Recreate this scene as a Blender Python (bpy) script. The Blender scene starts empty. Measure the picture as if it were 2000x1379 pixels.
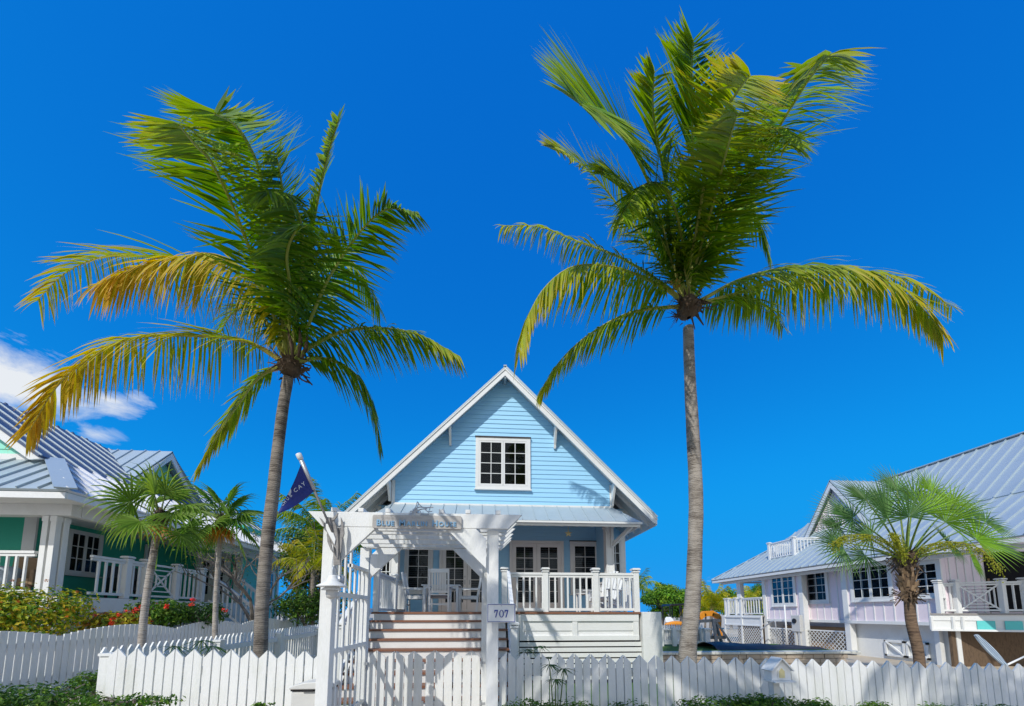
import bpy, math, random
from mathutils import Vector as V, Matrix
from mathutils import noise as mnoise
rnd = random.Random(11)
scn = bpy.context.scene
COL = scn.collection

# ------------------------------------------------------------------ camera
F = 750.0; PY = 1120.0; TH = math.radians(5.93); PSI = math.radians(3.81); EYE = V((0, 0, 1.6))
cam_d = bpy.data.cameras.new('camera'); cam = bpy.data.objects.new('camera', cam_d); COL.objects.link(cam)
cam.location = EYE; cam.rotation_euler = (math.pi/2 + TH, 0, -PSI)
cam_d.sensor_width = 36; cam_d.lens = 36*F/2000; cam_d.shift_y = (PY - 689.5)/2000
cam_d.clip_start = 0.05; cam_d.clip_end = 3000
scn.camera = cam
CR = cam.rotation_euler.to_matrix()
def at(u, v, Y=None, X=None, Z=None):
    d = CR @ V(((u-1000)/F, -(v-PY)/F, -1))
    t = (Y-EYE.y)/d.y if Y is not None else (X-EYE.x)/d.x if X is not None else (Z-EYE.z)/d.z
    return EYE + d*t

# ------------------------------------------------------------------ world + sun
LIGHT = V((0.60, 1.0, -1.06)).normalized()
EL = math.asin(-LIGHT.z); ROT = math.atan2(-LIGHT.x, -LIGHT.y)
w = bpy.data.worlds.new("World"); scn.world = w; w.use_nodes = True
nt = w.node_tree; N = nt.nodes; L = nt.links
bg = N['Background']; bg.inputs['Strength'].default_value = 0.1
sky = N.new('ShaderNodeTexSky'); sky.sky_type = 'NISHITA'; sky.sun_disc = False
sky.sun_elevation = EL; sky.sun_rotation = ROT; sky.air_density = 1.0; sky.dust_density = 0.3; sky.ozone_density = 2.5
def wn(t, **k):
    n = N.new(t)
    for a, b in k.items(): setattr(n, a, b)
    return n
def wmath(op, a, b=None, clamp=False):
    n = wn('ShaderNodeMath', operation=op, use_clamp=clamp)
    for i, x in enumerate((a, b)):
        if x is None: continue
        if isinstance(x, (int, float)): n.inputs[i].default_value = x
        else: L.new(x, n.inputs[i])
    return n.outputs[0]
tint = wn('ShaderNodeMix', data_type='RGBA', blend_type='MULTIPLY'); tint.inputs[0].default_value = 1
L.new(sky.outputs[0], tint.inputs[6]); tint.inputs[7].default_value = (0.03, 0.94, 0.86, 1)
addc = wn('ShaderNodeMix', data_type='RGBA', blend_type='ADD'); addc.inputs[0].default_value = 1; L.new(tint.outputs[2], addc.inputs[6]); addc.inputs[7].default_value = (0.0, 0.42, 4.3, 1)
tc = wn('ShaderNodeTexCoord'); nrm = wn('ShaderNodeVectorMath', operation='NORMALIZE'); L.new(tc.outputs['Generated'], nrm.inputs[0])
sep = wn('ShaderNodeSeparateXYZ'); L.new(nrm.outputs[0], sep.inputs[0])
nz = wn('ShaderNodeTexNoise'); nz.inputs['Scale'].default_value = 11.0; nz.inputs['Detail'].default_value = 10; nz.inputs['Roughness'].default_value = 0.66; nz.inputs['Distortion'].default_value = .35
sc = wn('ShaderNodeVectorMath', operation='MULTIPLY'); sc.inputs[1].default_value = (1, 1, 2.2)
L.new(nrm.outputs[0], sc.inputs[0]); L.new(sc.outputs[0], nz.inputs['Vector'])
def blob(u, v, half, gain):
    d = (CR @ V(((u-1000)/F, -(v-PY)/F, -1))).normalized()
    sb = wn('ShaderNodeVectorMath', operation='SUBTRACT'); L.new(nrm.outputs[0], sb.inputs[0]); sb.inputs[1].default_value = d
    ml = wn('ShaderNodeVectorMath', operation='MULTIPLY'); L.new(sb.outputs[0], ml.inputs[0]); ml.inputs[1].default_value = (1, 1, 2.0)
    ln = wn('ShaderNodeVectorMath', operation='LENGTH'); L.new(ml.outputs[0], ln.inputs[0])
    q = wmath('SUBTRACT', 1.0, wmath('DIVIDE', ln.outputs['Value'], half), True)
    return wmath('MULTIPLY', q, gain)
m = wmath('MAXIMUM', blob(30, 745, 0.14, .85), blob(225, 785, 0.09, .70))
m = wmath('MAXIMUM', m, blob(190, 848, 0.08, .60)); m = wmath('MAXIMUM', m, blob(275, 782, 0.07, .6))
m = wmath('MAXIMUM', m, blob(-60, 720, 0.20, .9))
m = wmath('MAXIMUM', m, blob(1385, 1135, 0.06, .35))
# unseen bright cloud bank added to the sky behind the viewer as neutral fill light
back = wmath('MULTIPLY', wmath('SUBTRACT', wmath('MULTIPLY', sep.outputs[1], -1.0), 0.15, True), 1.3)
low = wmath('SUBTRACT', 1.0, wmath('MULTIPLY', sep.outputs[2], 1.2), True)
m2 = wmath('MULTIPLY', wmath('MULTIPLY', back, low), 2.2)
m = wmath('MAXIMUM', m, m2)
cm = wmath('MULTIPLY', wmath('SUBTRACT', wmath('ADD', m, nz.outputs[0]), 0.82), 2.6, True)
cm = wmath('MULTIPLY', cm, 0.84)
mixc = wn('ShaderNodeMix', data_type='RGBA'); L.new(cm, mixc.inputs[0]); sp3 = wn('ShaderNodeSeparateColor'); L.new(addc.outputs[2], sp3.inputs[0]); cb3 = wn('ShaderNodeCombineColor'); L.new(sp3.outputs[0], cb3.inputs[0])
for ch_, cap_, sm_ in ((1, 3.3, 1.6), (2, 8.6, 1.0)):
    q_ = wn('ShaderNodeMath', operation='SMOOTH_MIN'); L.new(sp3.outputs[ch_], q_.inputs[0]); q_.inputs[1].default_value = cap_; q_.inputs[2].default_value = sm_; L.new(q_.outputs[0], cb3.inputs[ch_])
L.new(cb3.outputs[0], mixc.inputs[6]); mixc.inputs[7].default_value = (9.6, 9.6, 9.2, 1)
L.new(mixc.outputs[2], bg.inputs['Color'])
sl = bpy.data.lights.new('sun', 'SUN'); sl.energy = 3.45; sl.angle = math.radians(0.5); sl.color = (1, 0.955, 0.87)
so = bpy.data.objects.new('sun', sl); COL.objects.link(so); so.rotation_euler = LIGHT.to_track_quat('-Z', 'Y').to_euler(); so.location = (-10, -20, 25)
scn.view_settings.view_transform = 'Standard'; scn.view_settings.look = 'None'; scn.view_settings.exposure = 0.0; scn.view_settings.gamma = 1

# ------------------------------------------------------------------ materials
MATS = {}
def newmat(name):
    m = bpy.data.materials.new(name); m.use_nodes = True; MATS[name] = m
    return m, m.node_tree.nodes, m.node_tree.links, m.node_tree.nodes['Principled BSDF']
def paint(name, rgb, rough=0.5, var=0.10, dirt=(0.62, 0.60, 0.52), dirt_amt=0.22, bump=0.15, scale=3.0, metal=0.0, grain=(1, 1, 1)):
    m, n, l, p = newmat(name)
    p.inputs['Roughness'].default_value = rough; p.inputs['Metallic'].default_value = metal
    t = n.new('ShaderNodeTexCoord'); mp = n.new('ShaderNodeMapping'); mp.inputs['Scale'].default_value = grain
    l.new(t.outputs['Object'], mp.inputs[0])
    a = n.new('ShaderNodeTexNoise'); a.inputs['Scale'].default_value = scale; a.inputs['Detail'].default_value = 8; a.inputs['Roughness'].default_value = .65
    l.new(mp.outputs[0], a.inputs['Vector'])
    r = n.new('ShaderNodeValToRGB'); r.color_ramp.elements[0].position = .48; r.color_ramp.elements[1].position = .78
    l.new(a.outputs[0], r.inputs[0])
    f = n.new('ShaderNodeMath'); f.operation = 'MULTIPLY'; f.inputs[1].default_value = dirt_amt; l.new(r.outputs[0], f.inputs[0])
    mx = n.new('ShaderNodeMix'); mx.data_type = 'RGBA'; l.new(f.outputs[0], mx.inputs[0])
    mx.inputs[6].default_value = (*rgb, 1); mx.inputs[7].default_value = (rgb[0]*dirt[0], rgb[1]*dirt[1], rgb[2]*dirt[2], 1)
    b2 = n.new('ShaderNodeTexNoise'); b2.inputs['Scale'].default_value = scale*14; b2.inputs['Detail'].default_value = 4; l.new(mp.outputs[0], b2.inputs['Vector'])
    h = n.new('ShaderNodeMix'); h.data_type = 'RGBA'; h.blend_type = 'MULTIPLY'; h.inputs[0].default_value = var
    l.new(mx.outputs[2], h.inputs[6]); l.new(b2.outputs[0], h.inputs[7])
    l.new(h.outputs[2], p.inputs['Base Color'])
    bp = n.new('ShaderNodeBump'); bp.inputs['Strength'].default_value = bump; bp.inputs['Distance'].default_value = .01
    l.new(b2.outputs[0], bp.inputs['Height']); l.new(bp.outputs[0], p.inputs['Normal'])
    return m
paint('white', (0.80, 0.81, 0.80))
paint('white_fence', (0.80, 0.81, 0.80), rough=.55, dirt=(.66, .68, .56), dirt_amt=.5, bump=.35, scale=2.2, grain=(3, 3, .8))
paint('white_stucco', (0.78, 0.79, 0.78), rough=.8, bump=.5, scale=1.6)
paint('blue_siding', (0.35, 0.68, 0.95), rough=.55, dirt=(.74, .78, .82), dirt_amt=.28, scale=2.0, grain=(.35, .35, 5))
paint('mint', (0.30, 0.78, 0.62), rough=.6, dirt_amt=.1)
paint('green_wall', (0.03, 0.44, 0.30), rough=.6, dirt_amt=.15)
paint('teal', (0.12, 0.62, 0.60), rough=.6, dirt_amt=.1)
paint('pink', (0.90, 0.78, 0.84), rough=.6, dirt_amt=.1)
paint('grey_stucco', (0.42, 0.44, 0.45), rough=.85, bump=.5)
paint('cream', (0.62, 0.62, 0.56), rough=.8)
paint('roof_metal', (0.46, 0.54, 0.58), rough=.42, metal=.25, dirt=(.72, .78, .82), dirt_amt=.5, scale=1.2, bump=.05)
paint('roof_metal_shaded', (0.075, 0.105, 0.18), rough=.5, metal=.1, dirt=(.8, .8, .8), dirt_amt=.4, scale=1.2, bump=.05)  # same galvalume as the other roofs, its shaded look darkened into the base colour
paint('roof_metal_lit', (0.74, 0.75, 0.78), rough=.45, metal=.1, dirt_amt=.3, scale=1.2, bump=.05)  # same galvalume again, bright sunlit look put into a lighter base colour
paint('dark_trim', (0.05, 0.04, 0.05), rough=.5)
paint('wood_brown', (0.32, 0.14, 0.08), rough=.5, var=.5, dirt_amt=.5, grain=(1, 8, 8))
paint('wood_grey', (0.44, 0.42, 0.40), rough=.75, var=.6, dirt=(.45, .42, .4), dirt_amt=.8, scale=5, grain=(1, 6, 6), bump=.5)
paint('wood_tan', (0.45, 0.30, 0.17), rough=.7, var=.5, dirt_amt=.6, grain=(1, 6, 6))
paint('sand', (0.55, 0.47, 0.36), rough=.95, dirt_amt=.6, scale=1.0, bump=.8)
paint('paver', (0.46, 0.38, 0.30), rough=.9, dirt_amt=.7, scale=2.5, bump=.6)
paint('lawn', (0.10, 0.24, 0.03), rough=.95, var=.8, dirt=(.5, .7, .4), dirt_amt=.7, scale=1.5, bump=1)
paint('asphalt', (0.09, 0.09, 0.09), rough=.95, bump=.6)
paint('water_blue', (0.03, 0.2, 0.3), rough=.1)
paint('navy', (0.008, 0.018, 0.16), rough=.6, dirt_amt=.1)
paint('sign_wood', (0.60, 0.58, 0.55), rough=.75, var=.5, dirt=(.55, .52, .5), dirt_amt=.8, scale=5, grain=(1, 6, 6), bump=.4)
paint('sign_blue', (0.20, 0.40, 0.60), rough=.5)
paint('letter_navy', (0.02, 0.05, 0.30), rough=.5)
paint('letter_white', (0.55, 0.58, 0.60), rough=.5)
paint('orange', (0.80, 0.30, 0.02), rough=.4, dirt_amt=.4)
paint('tarp', (0.025, 0.025, 0.03), rough=.45, bump=.6, scale=3)
paint('black', (0.012, 0.012, 0.014), rough=.4)
paint('grey_metal', (0.50, 0.52, 0.54), rough=.4, metal=.4)
paint('grey_plastic', (0.62, 0.62, 0.60), rough=.5)
paint('shutter', (0.07, 0.075, 0.085), rough=.5)
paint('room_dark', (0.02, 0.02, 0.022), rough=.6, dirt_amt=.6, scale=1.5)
paint('board_blue', (0.42, 0.50, 0.56), rough=.35, dirt_amt=.5)
paint('board_stripe', (0.10, 0.15, 0.24), rough=.35)
paint('ivory', (0.76, 0.66, 0.34), rough=.5)
paint('fibre', (0.25, 0.165, 0.10), rough=.9, var=.8, dirt=(.3, .3, .3), dirt_amt=.9, scale=9, bump=1, grain=(2, 2, .6))
paint('stalk', (0.10, 0.16, 0.04), rough=.6, dirt_amt=.5)
def glass(name, k):
    m, n, l, p = newmat(name)
    out = n['Material Output']; n.remove(p)
    g = n.new('ShaderNodeBsdfGlossy'); g.inputs['Roughness'].default_value = .03; g.inputs['Color'].default_value = (.9, .95, 1, 1)
    t = n.new('ShaderNodeBsdfTransparent'); t.inputs['Color'].default_value = (.72, .76, .78, 1)
    fr = n.new('ShaderNodeFresnel'); fr.inputs['IOR'].default_value = 1.32
    nz = n.new('ShaderNodeTexNoise'); nz.inputs['Scale'].default_value = 2.5
    bp = n.new('ShaderNodeBump'); bp.inputs['Strength'].default_value = .25; bp.inputs['Distance'].default_value = .05
    l.new(nz.outputs[0], bp.inputs['Height']); l.new(bp.outputs[0], g.inputs['Normal'])
    mx = n.new('ShaderNodeMixShader'); fm = n.new('ShaderNodeMath'); fm.operation = 'MULTIPLY'; fm.inputs[1].default_value = k; l.new(fr.outputs[0], fm.inputs[0]); l.new(fm.outputs[0], mx.inputs[0]); l.new(t.outputs[0], mx.inputs[1]); l.new(g.outputs[0], mx.inputs[2])
    l.new(mx.outputs[0], out.inputs[0])
glass('glass', .22); glass('glass_bright', .75)
def foliage(name, transl=.35, rough=.45):
    m, n, l, p = newmat(name)
    a = n.new('ShaderNodeAttribute'); a.attribute_name = 'col'
    l.new(a.outputs['Color'], p.inputs['Base Color']); p.inputs['Roughness'].default_value = rough; p.inputs['Specular IOR Level'].default_value = .3
    t = n.new('ShaderNodeBsdfTranslucent')
    hs = n.new('ShaderNodeHueSaturation'); hs.inputs['Value'].default_value = 1.6; hs.inputs['Saturation'].default_value = 1.1; l.new(a.outputs['Color'], hs.inputs['Color'])
    l.new(hs.outputs[0], t.inputs[0])
    mx = n.new('ShaderNodeMixShader'); mx.inputs[0].default_value = transl
    l.new(p.outputs[0], mx.inputs[1]); l.new(t.outputs[0], mx.inputs[2]); l.new(mx.outputs[0], n['Material Output'].inputs[0])
foliage('leaf', .34, .5); foliage('petal', .15)
def bark(name, c1, c2, ring=22.0):
    m, n, l, p = newmat(name)
    p.inputs['Roughness'].default_value = .9
    t = n.new('ShaderNodeTexCoord')
    wv = n.new('ShaderNodeTexWave'); wv.wave_type = 'BANDS'; wv.bands_direction = 'Z'; wv.inputs['Scale'].default_value = ring/6.28*2; wv.inputs['Distortion'].default_value = 6; wv.inputs['Detail'].default_value = 4; wv.inputs['Detail Scale'].default_value = 1.6
    l.new(t.outputs['Object'], wv.inputs['Vector'])
    nz = n.new('ShaderNodeTexNoise'); nz.inputs['Scale'].default_value = 16; nz.inputs['Detail'].default_value = 9; nz.inputs['Roughness'].default_value = .7; mpn = n.new('ShaderNodeMapping'); mpn.inputs['Scale'].default_value = (.22, .22, 1.25); l.new(t.outputs['Object'], mpn.inputs[0]); l.new(mpn.outputs[0], nz.inputs['Vector'])
    vo = n.new('ShaderNodeTexNoise'); vo.inputs['Scale'].default_value = 3.5; vo.inputs['Detail'].default_value = 5; l.new(t.outputs['Object'], vo.inputs['Vector'])
    a = n.new('ShaderNodeMath'); a.operation = 'MULTIPLY'; wm = n.new('ShaderNodeMath'); wm.operation = 'MULTIPLY_ADD'; wm.inputs[1].default_value = .22; wm.inputs[2].default_value = .60; l.new(wv.outputs['Fac'], wm.inputs[0]); l.new(wm.outputs[0], a.inputs[0]); l.new(nz.outputs[0], a.inputs[1])
    b = n.new('ShaderNodeMath'); b.operation = 'ADD'; l.new(a.outputs[0], b.inputs[0])
    c = n.new('ShaderNodeMath'); c.operation = 'MULTIPLY'; c.inputs[1].default_value = .55; l.new(vo.outputs[0], c.inputs[0]); l.new(c.outputs[0], b.inputs[1])
    r = n.new('ShaderNodeValToRGB'); r.color_ramp.elements[0].position = .44; r.color_ramp.elements[0].color = (*c2, 1); r.color_ramp.elements[1].position = .70; r.color_ramp.elements[1].color = (*c1, 1)
    l.new(b.outputs[0], r.inputs[0]); l.new(r.outputs[0], p.inputs['Base Color'])
    bp = n.new('ShaderNodeBump'); bp.inputs['Strength'].default_value = .8; bp.inputs['Distance'].default_value = .03; l.new(b.outputs[0], bp.inputs['Height']); l.new(bp.outputs[0], p.inputs['Normal'])
bark('bark_palm', (0.27, 0.235, 0.20), (0.045, 0.035, 0.028), 30)
bark('bark_palm_pale', (0.38, 0.34, 0.295), (0.10, 0.08, 0.065), 30)
bark('bark_thin', (0.42, 0.38, 0.34), (0.16, 0.13, 0.11), 30)
bark('bark_dark', (0.20, 0.13, 0.08), (0.035, 0.02, 0.015), 16)
bark('bark_tree', (0.22, 0.19, 0.16), (0.07, 0.06, 0.05), 4)

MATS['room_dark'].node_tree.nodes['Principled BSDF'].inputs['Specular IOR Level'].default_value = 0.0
# ------------------------------------------------------------------ mesh builder
ORG = {}
class MB:
    def __init__(s): s.v = []; s.f = []; s.c = []; s.col = (1, 1, 1)
    def add(s, vs, fs):
        b = len(s.v); s.v += [V(p) for p in vs]; s.f += [tuple(b+i for i in f) for f in fs]; s.c += [s.col]*len(vs); return s
    def box(s, x0, x1, y0, y1, z0, z1):
        return s.add([(x0,y0,z0),(x1,y0,z0),(x1,y1,z0),(x0,y1,z0),(x0,y0,z1),(x1,y0,z1),(x1,y1,z1),(x0,y1,z1)],
                     [(0,3,2,1),(4,5,6,7),(0,1,5,4),(1,2,6,5),(2,3,7,6),(3,0,4,7)])
    def beam(s, p, q, w, h, up=(0, 0, 1)):
        p = V(p); q = V(q); d = (q-p).normalized(); up = V(up)
        x = d.cross(up)
        if x.length < 1e-4: x = d.cross(V((0, 1, 0)))
        x.normalize(); z = x.cross(d).normalized(); x = x*w/2; z = z*h/2
        vs = [p-x-z, p+x-z, p+x+z, p-x+z, q-x-z, q+x-z, q+x+z, q-x+z]
        return s.add(vs, [(0,1,2,3),(4,7,6,5),(0,4,5,1),(1,5,6,2),(2,6,7,3),(3,7,4,0)])
    def prism(s, poly, ext):
        n = len(poly); ext = V(ext); a = [V(p) for p in poly]
        return s.add(a+[p+ext for p in a], [tuple(range(n))[::-1], tuple(range(n, 2*n))]+[(i, (i+1) % n, n+(i+1) % n, n+i) for i in range(n)])
    def quad(s, *p): return s.add(p, [tuple(range(len(p)))])
    def tube(s, pts, rad, n=8, cap=True):
        pts = [V(p) for p in pts]; rings = []; fs = []; vs = []
        ref = V((0, 0, 1))
        if abs((pts[-1]-pts[0]).normalized().z) > .9: ref = V((0, 1, 0))
        for i, p in enumerate(pts):
            d = (pts[min(i+1, len(pts)-1)]-pts[max(i-1, 0)]).normalized()
            x = d.cross(ref).normalized(); y = x.cross(d)
            r = rad[i] if isinstance(rad, (list, tuple)) else rad
            for k in range(n):
                a = 2*math.pi*k/n; vs.append(p+(x*math.cos(a)+y*math.sin(a))*r)
        for i in range(len(pts)-1):
            for k in range(n):
                fs.append((i*n+k, i*n+(k+1) % n, (i+1)*n+(k+1) % n, (i+1)*n+k))
        if cap: fs.append(tuple(range(n))[::-1]); fs.append(tuple((len(pts)-1)*n+k for k in range(n)))
        return s.add(vs, fs)
    def lathe(s, c, prof, n=20):
        c = V(c); vs = []; fs = []
        for r, z in prof:
            for k in range(n):
                a = 2*math.pi*k/n; vs.append(c+V((r*math.cos(a), r*math.sin(a), z)))
        for i in range(len(prof)-1):
            for k in range(n): fs.append((i*n+k, i*n+(k+1) % n, (i+1)*n+(k+1) % n, (i+1)*n+k))
        return s.add(vs, fs)
    def build(s, name, mat, parent=None, org=None, smooth=False, bevel=0.0, color=False, mats=None):
        if parent is not None: o3 = ORG[parent.name]
        else: o3 = V(org) if org is not None else V((0, 0, 0))
        me = bpy.data.meshes.new(name); me.from_pydata([p-o3 for p in s.v], [], s.f); me.update()
        me.materials.append(MATS[mat])
        if color:
            ca = me.color_attributes.new('col', 'FLOAT_COLOR', 'POINT')
            fl = []
            for c in s.c: fl += [c[0], c[1], c[2], 1.0]
            ca.data.foreach_set('color', fl)
        if smooth: me.polygons.foreach_set('use_smooth', [True]*len(me.polygons))
        o = bpy.data.objects.new(name, me); COL.objects.link(o)
        if parent is not None: o.parent = parent
        else: o.location = o3
        ORG[o.name] = o3
        if bevel:
            b = o.modifiers.new('bevel', 'BEVEL'); b.width = bevel; b.segments = 2; b.limit_method = 'ANGLE'
        return o
def tag(o, label, cat, group=None, kind=None):
    if label: o['label'] = label
    if cat: o['category'] = cat
    if group: o['group'] = group
    if kind: o['kind'] = kind
    return o
def thing(name, label, cat, loc, group=None):
    o = bpy.data.objects.new(name, None); COL.objects.link(o); o.location = loc; o.empty_display_size = .2
    ORG[o.name] = V(loc); return tag(o, label, cat, group)
def struct(o): o['kind'] = 'structure'; return o
def jit(c, a=.12, b=.08):
    k = 1+rnd.uniform(-a, a)*1.6; return (max(0, c[0]*k*(1+rnd.uniform(-b, b))), max(0, c[1]*k), max(0, c[2]*k*(1+rnd.uniform(-b, b))))
def lerp3(a, b, t): return (a[0]+(b[0]-a[0])*t, a[1]+(b[1]-a[1])*t, a[2]+(b[2]-a[2])*t)

# ------------------------------------------------------------------ terrain
def sheet(name, mat, x0, x1, y0, y1, z, n=1, amp=0.0, ox=0, oy=0):
    b = MB(); nx = ny = n
    for j in range(ny+1):
        for i in range(nx+1):
            x = x0+(x1-x0)*i/nx; y = y0+(y1-y0)*j/ny
            b.v.append(V((x, y, z+(amp*mnoise.noise(V((x*.6, y*.6, 0))) if amp else 0)))); b.c.append((1, 1, 1))
    for j in range(ny):
        for i in range(nx):
            a = j*(nx+1)+i; b.f.append((a, a+1, a+nx+2, a+nx+1))
    return struct(b.build(name, mat))
sheet('ground', 'sand', -600, 600, -400, 1200, -0.06)
sheet('lawn', 'lawn', -4.2, 4.6, 4.6, 9.5, 0.0, 20, .02)
sheet('path', 'paver', -1.55, 0.05, 2.9, 6.6, 0.03)
sheet('sidewalk', 'paver', -60, 60, -1.2, 2.9, 0.02)
sheet('road', 'asphalt', -60, 60, -9, -1.35, -0.03)
MB().box(-60, 60, -1.35, -1.2, -0.05, .06).build('kerb', 'cream')['kind'] = 'structure'
sheet('planting_bed', 'sand', -7.2, -4.35, 3.2, 17, 0.42, 24, .08)
MB().box(4.3, 10.1, 10.72, 13.0, -0.05, .54).build('lawn_terrace', 'lawn')['kind'] = 'structure'

# ------------------------------------------------------------------ building helpers
class LB(MB):
    """boxes in a wall's own frame: a along the wall, d outwards, z up"""
    def __init__(s, o, ux, n): super().__init__(); s.o = V(o); s.ux = V(ux); s.n = V(n)
    def P(s, a, d, z): return s.o+s.ux*a+s.n*d+V((0, 0, z))
    def lb(s, a0, a1, d0, d1, z0, z1):
        return s.add([s.P(a0,d0,z0),s.P(a1,d0,z0),s.P(a1,d1,z0),s.P(a0,d1,z0),s.P(a0,d0,z1),s.P(a1,d0,z1),s.P(a1,d1,z1),s.P(a0,d1,z1)],
                     [(0,3,2,1),(4,5,6,7),(0,1,5,4),(1,2,6,5),(2,3,7,6),(3,0,4,7)])
FRONT = ((1, 0, 0), (0, -1, 0)); RIGHTW = ((0, 1, 0), (1, 0, 0)); LEFTW = ((0, 1, 0), (-1, 0, 0))
def leafframe(b, a0, a1, z0, z1, cols, rows, st, d=.045):
    b.lb(a0, a0+st, .012, d, z0, z1); b.lb(a1-st, a1, .012, d, z0, z1)
    b.lb(a0+st, a1-st, .012, d-.002, z0, z0+st); b.lb(a0+st, a1-st, .012, d-.002, z1-st, z1)
    w = (a1-a0-2*st)/cols; h = (z1-z0-2*st)/rows
    for i in range(1, cols): b.lb(a0+st+w*i-.011, a0+st+w*i+.011, .014, d-.008, z0+st, z1-st)
    for j in range(1, rows): b.lb(a0+st, a1-st, .015, d-.012, z0+st+h*j-.011, z0+st+h*j+.011)
def window(par, o, fr, W, H, leaves=1, cols=2, rows=4, trim=.10, st=.05, louver=False, cap=True, sill=True, mat='white'):
    b = LB(o, *fr)
    b.lb(-trim, 0, 0, .05, -trim, H+trim); b.lb(W, W+trim, 0, .05, -trim, H+trim)
    b.lb(0, W, 0, .048, H, H+trim); b.lb(0, W, 0, .048, -trim, 0)
    lw = W/leaves
    for k in range(leaves): leafframe(b, k*lw+.004, (k+1)*lw-.004, 0.004, H-.004, cols, rows, st)
    fo = b.build('window', mat, par, bevel=.003)
    g = LB(o, *fr); bk = LB(o, *fr)
    for k in range(leaves):
        g.lb(k*lw+st, (k+1)*lw-st, .024, .027, st, H-st)
    bk.lb(.005, W-.005, .002, .006, .005, H-.005)
    g.build('pane', 'glass_bright' if par.name.startswith('blue_house') else 'glass', fo); bk.build('dark_room', 'room_dark', fo)
    if louver:
        s = LB(o, *fr); n = int((H-2*st)/.075)
        for k in range(leaves):
            for i in range(n):
                z = st+i*.075; s.lb(k*lw+st+.02, (k+1)*lw-st-.02, .008, .016, z+.01, z+.055)
        s.build('shutter', 'shutter', fo)
    if sill: b = LB(o, *fr); b.lb(-trim-.03, W+trim+.03, .0, .085, -trim-.04, -trim-.002); b.build('sill', mat, fo)
    if cap: b = LB(o, *fr); b.lb(-trim-.02, W+trim+.02, .0, .08, H+trim+.002, H+trim+.03); b.build('drip_cap', 'dark_trim', fo)
    return fo
def french_door(par, o, fr, W, H, trim=.10, leaves=2, rows=5):
    b = LB(o, *fr)
    b.lb(-trim, 0, 0, .06, 0, H+trim); b.lb(W, W+trim, 0, .06, 0, H+trim); b.lb(0, W, 0, .058, H, H+trim)
    lw = W/leaves; st = .13
    for k in range(leaves):
        a0 = k*lw+.004; a1 = (k+1)*lw-.004
        leafframe(b, a0, a1, .2, H-.004, 2, rows, st); b.lb(a0, a1, .01, .04, 0.004, .2)
    fo = b.build('french_door', 'white', par, bevel=.003)
    g = LB(o, *fr); s = LB(o, *fr); bk = LB(o, *fr)
    bk.lb(.006, W-.006, .002, .006, .1, H-.006)
    for k in range(leaves):
        g.lb(k*lw+st, (k+1)*lw-st, .02, .023, .33, H-st)
        for i in range(int((H-.5)/.075)): s.lb(k*lw+st+.01, (k+1)*lw-st-.01, .008, .015, .34+i*.075, .385+i*.075)
    g.build('pane', 'glass_bright' if par.name.startswith('blue_house') else 'glass', fo); s.build('shutter', 'shutter', fo); bk.build('dark_room', 'room_dark', fo)
    if leaves == 2:
        h = LB(o, *fr); h.lb(lw-.10, lw-.06, .045, .07, .95, 1.12); h.lb(lw-.15, lw-.06, .07, .085, 1.0, 1.025); h.lb(lw-.10, lw-.06, .045, .06, 1.2, 1.26)
        h.lb(lw+.06, lw+.10, .045, .07, .95, 1.12); h.lb(lw+.06, lw+.15, .07, .085, 1.0, 1.025); h.build('handle', 'grey_metal', fo)
    return fo
def post(par, x, y, z0, z1, s=.12, mat='white', cap=True):
    b = MB(); b.box(x-s/2, x+s/2, y-s/2, y+s/2, z0, z1-.06)
    if cap:
        b.box(x-s/2-.02, x+s/2+.02, y-s/2-.02, y+s/2+.02, z1-.10, z1-.07)
        b.box(x-s/2-.035, x+s/2+.035, y-s/2-.035, y+s/2+.035, z1-.045, z1-.012)
        b.prism([(x-s/2-.02, y-s/2-.02, z1-.012), (x+s/2+.02, y-s/2-.02, z1-.012), (x+s/2+.02, y+s/2+.02, z1-.012), (x-s/2-.02, y+s/2+.02, z1-.012)], (0, 0, .014))
    return b.build('post', mat, par, bevel=.004)
def railing(par, p, q, h=.9, sp=.15, lift=.09, mat='white', bw=.038, top=.055):
    p = V(p); q = V(q); b = MB(); d = q-p; n = max(2, int(V((d.x, d.y, 0)).length/sp))
    up = V((0, 0, 1))
    b.beam(p+up*h, q+up*h, .075, top); b.beam(p+up*(h-.06), q+up*(h-.06), .04, .05); b.beam(p+up*lift, q+up*lift, .045, .06)
    for i in range(1, n):
        c = p+d*(i/n); b.beam(c+up*(lift+.03), c+up*(h-.05), bw, bw)
    return b.build('railing', mat, par)
def lattice(b, o, ux, n, W, H, sp=.11, w=.028):
    o = V(o); ux = V(ux); n = V(n)
    for sgn, dd in ((1, 0), (-1, .012)):
        k = -H
        while k < W+H:
            # line a = k + sgn*z
            pts = []
            for z in (0, H):
                a = k+sgn*z if sgn > 0 else k+H-z
                pts.append((a, z))
            (a0, z0), (a1, z1) = pts
            t0, t1 = 0.0, 1.0; da = a1-a0
            for lo in (0, W):
                t = (lo-a0)/da
                if (lo == 0) == (da > 0): t0 = max(t0, t)
                else: t1 = min(t1, t)
            if t1-t0 > .02:
                P = o+ux*(a0+da*t0)+V((0, 0, z0+(z1-z0)*t0))+n*dd; Q = o+ux*(a0+da*t1)+V((0, 0, z0+(z1-z0)*t1))+n*dd
                b.beam(P, Q, .008, w, up=n.cross((Q-P).normalized())) if False else b.beam(P, Q, w, .008, up=n)
            k += sp*1.414
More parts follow.
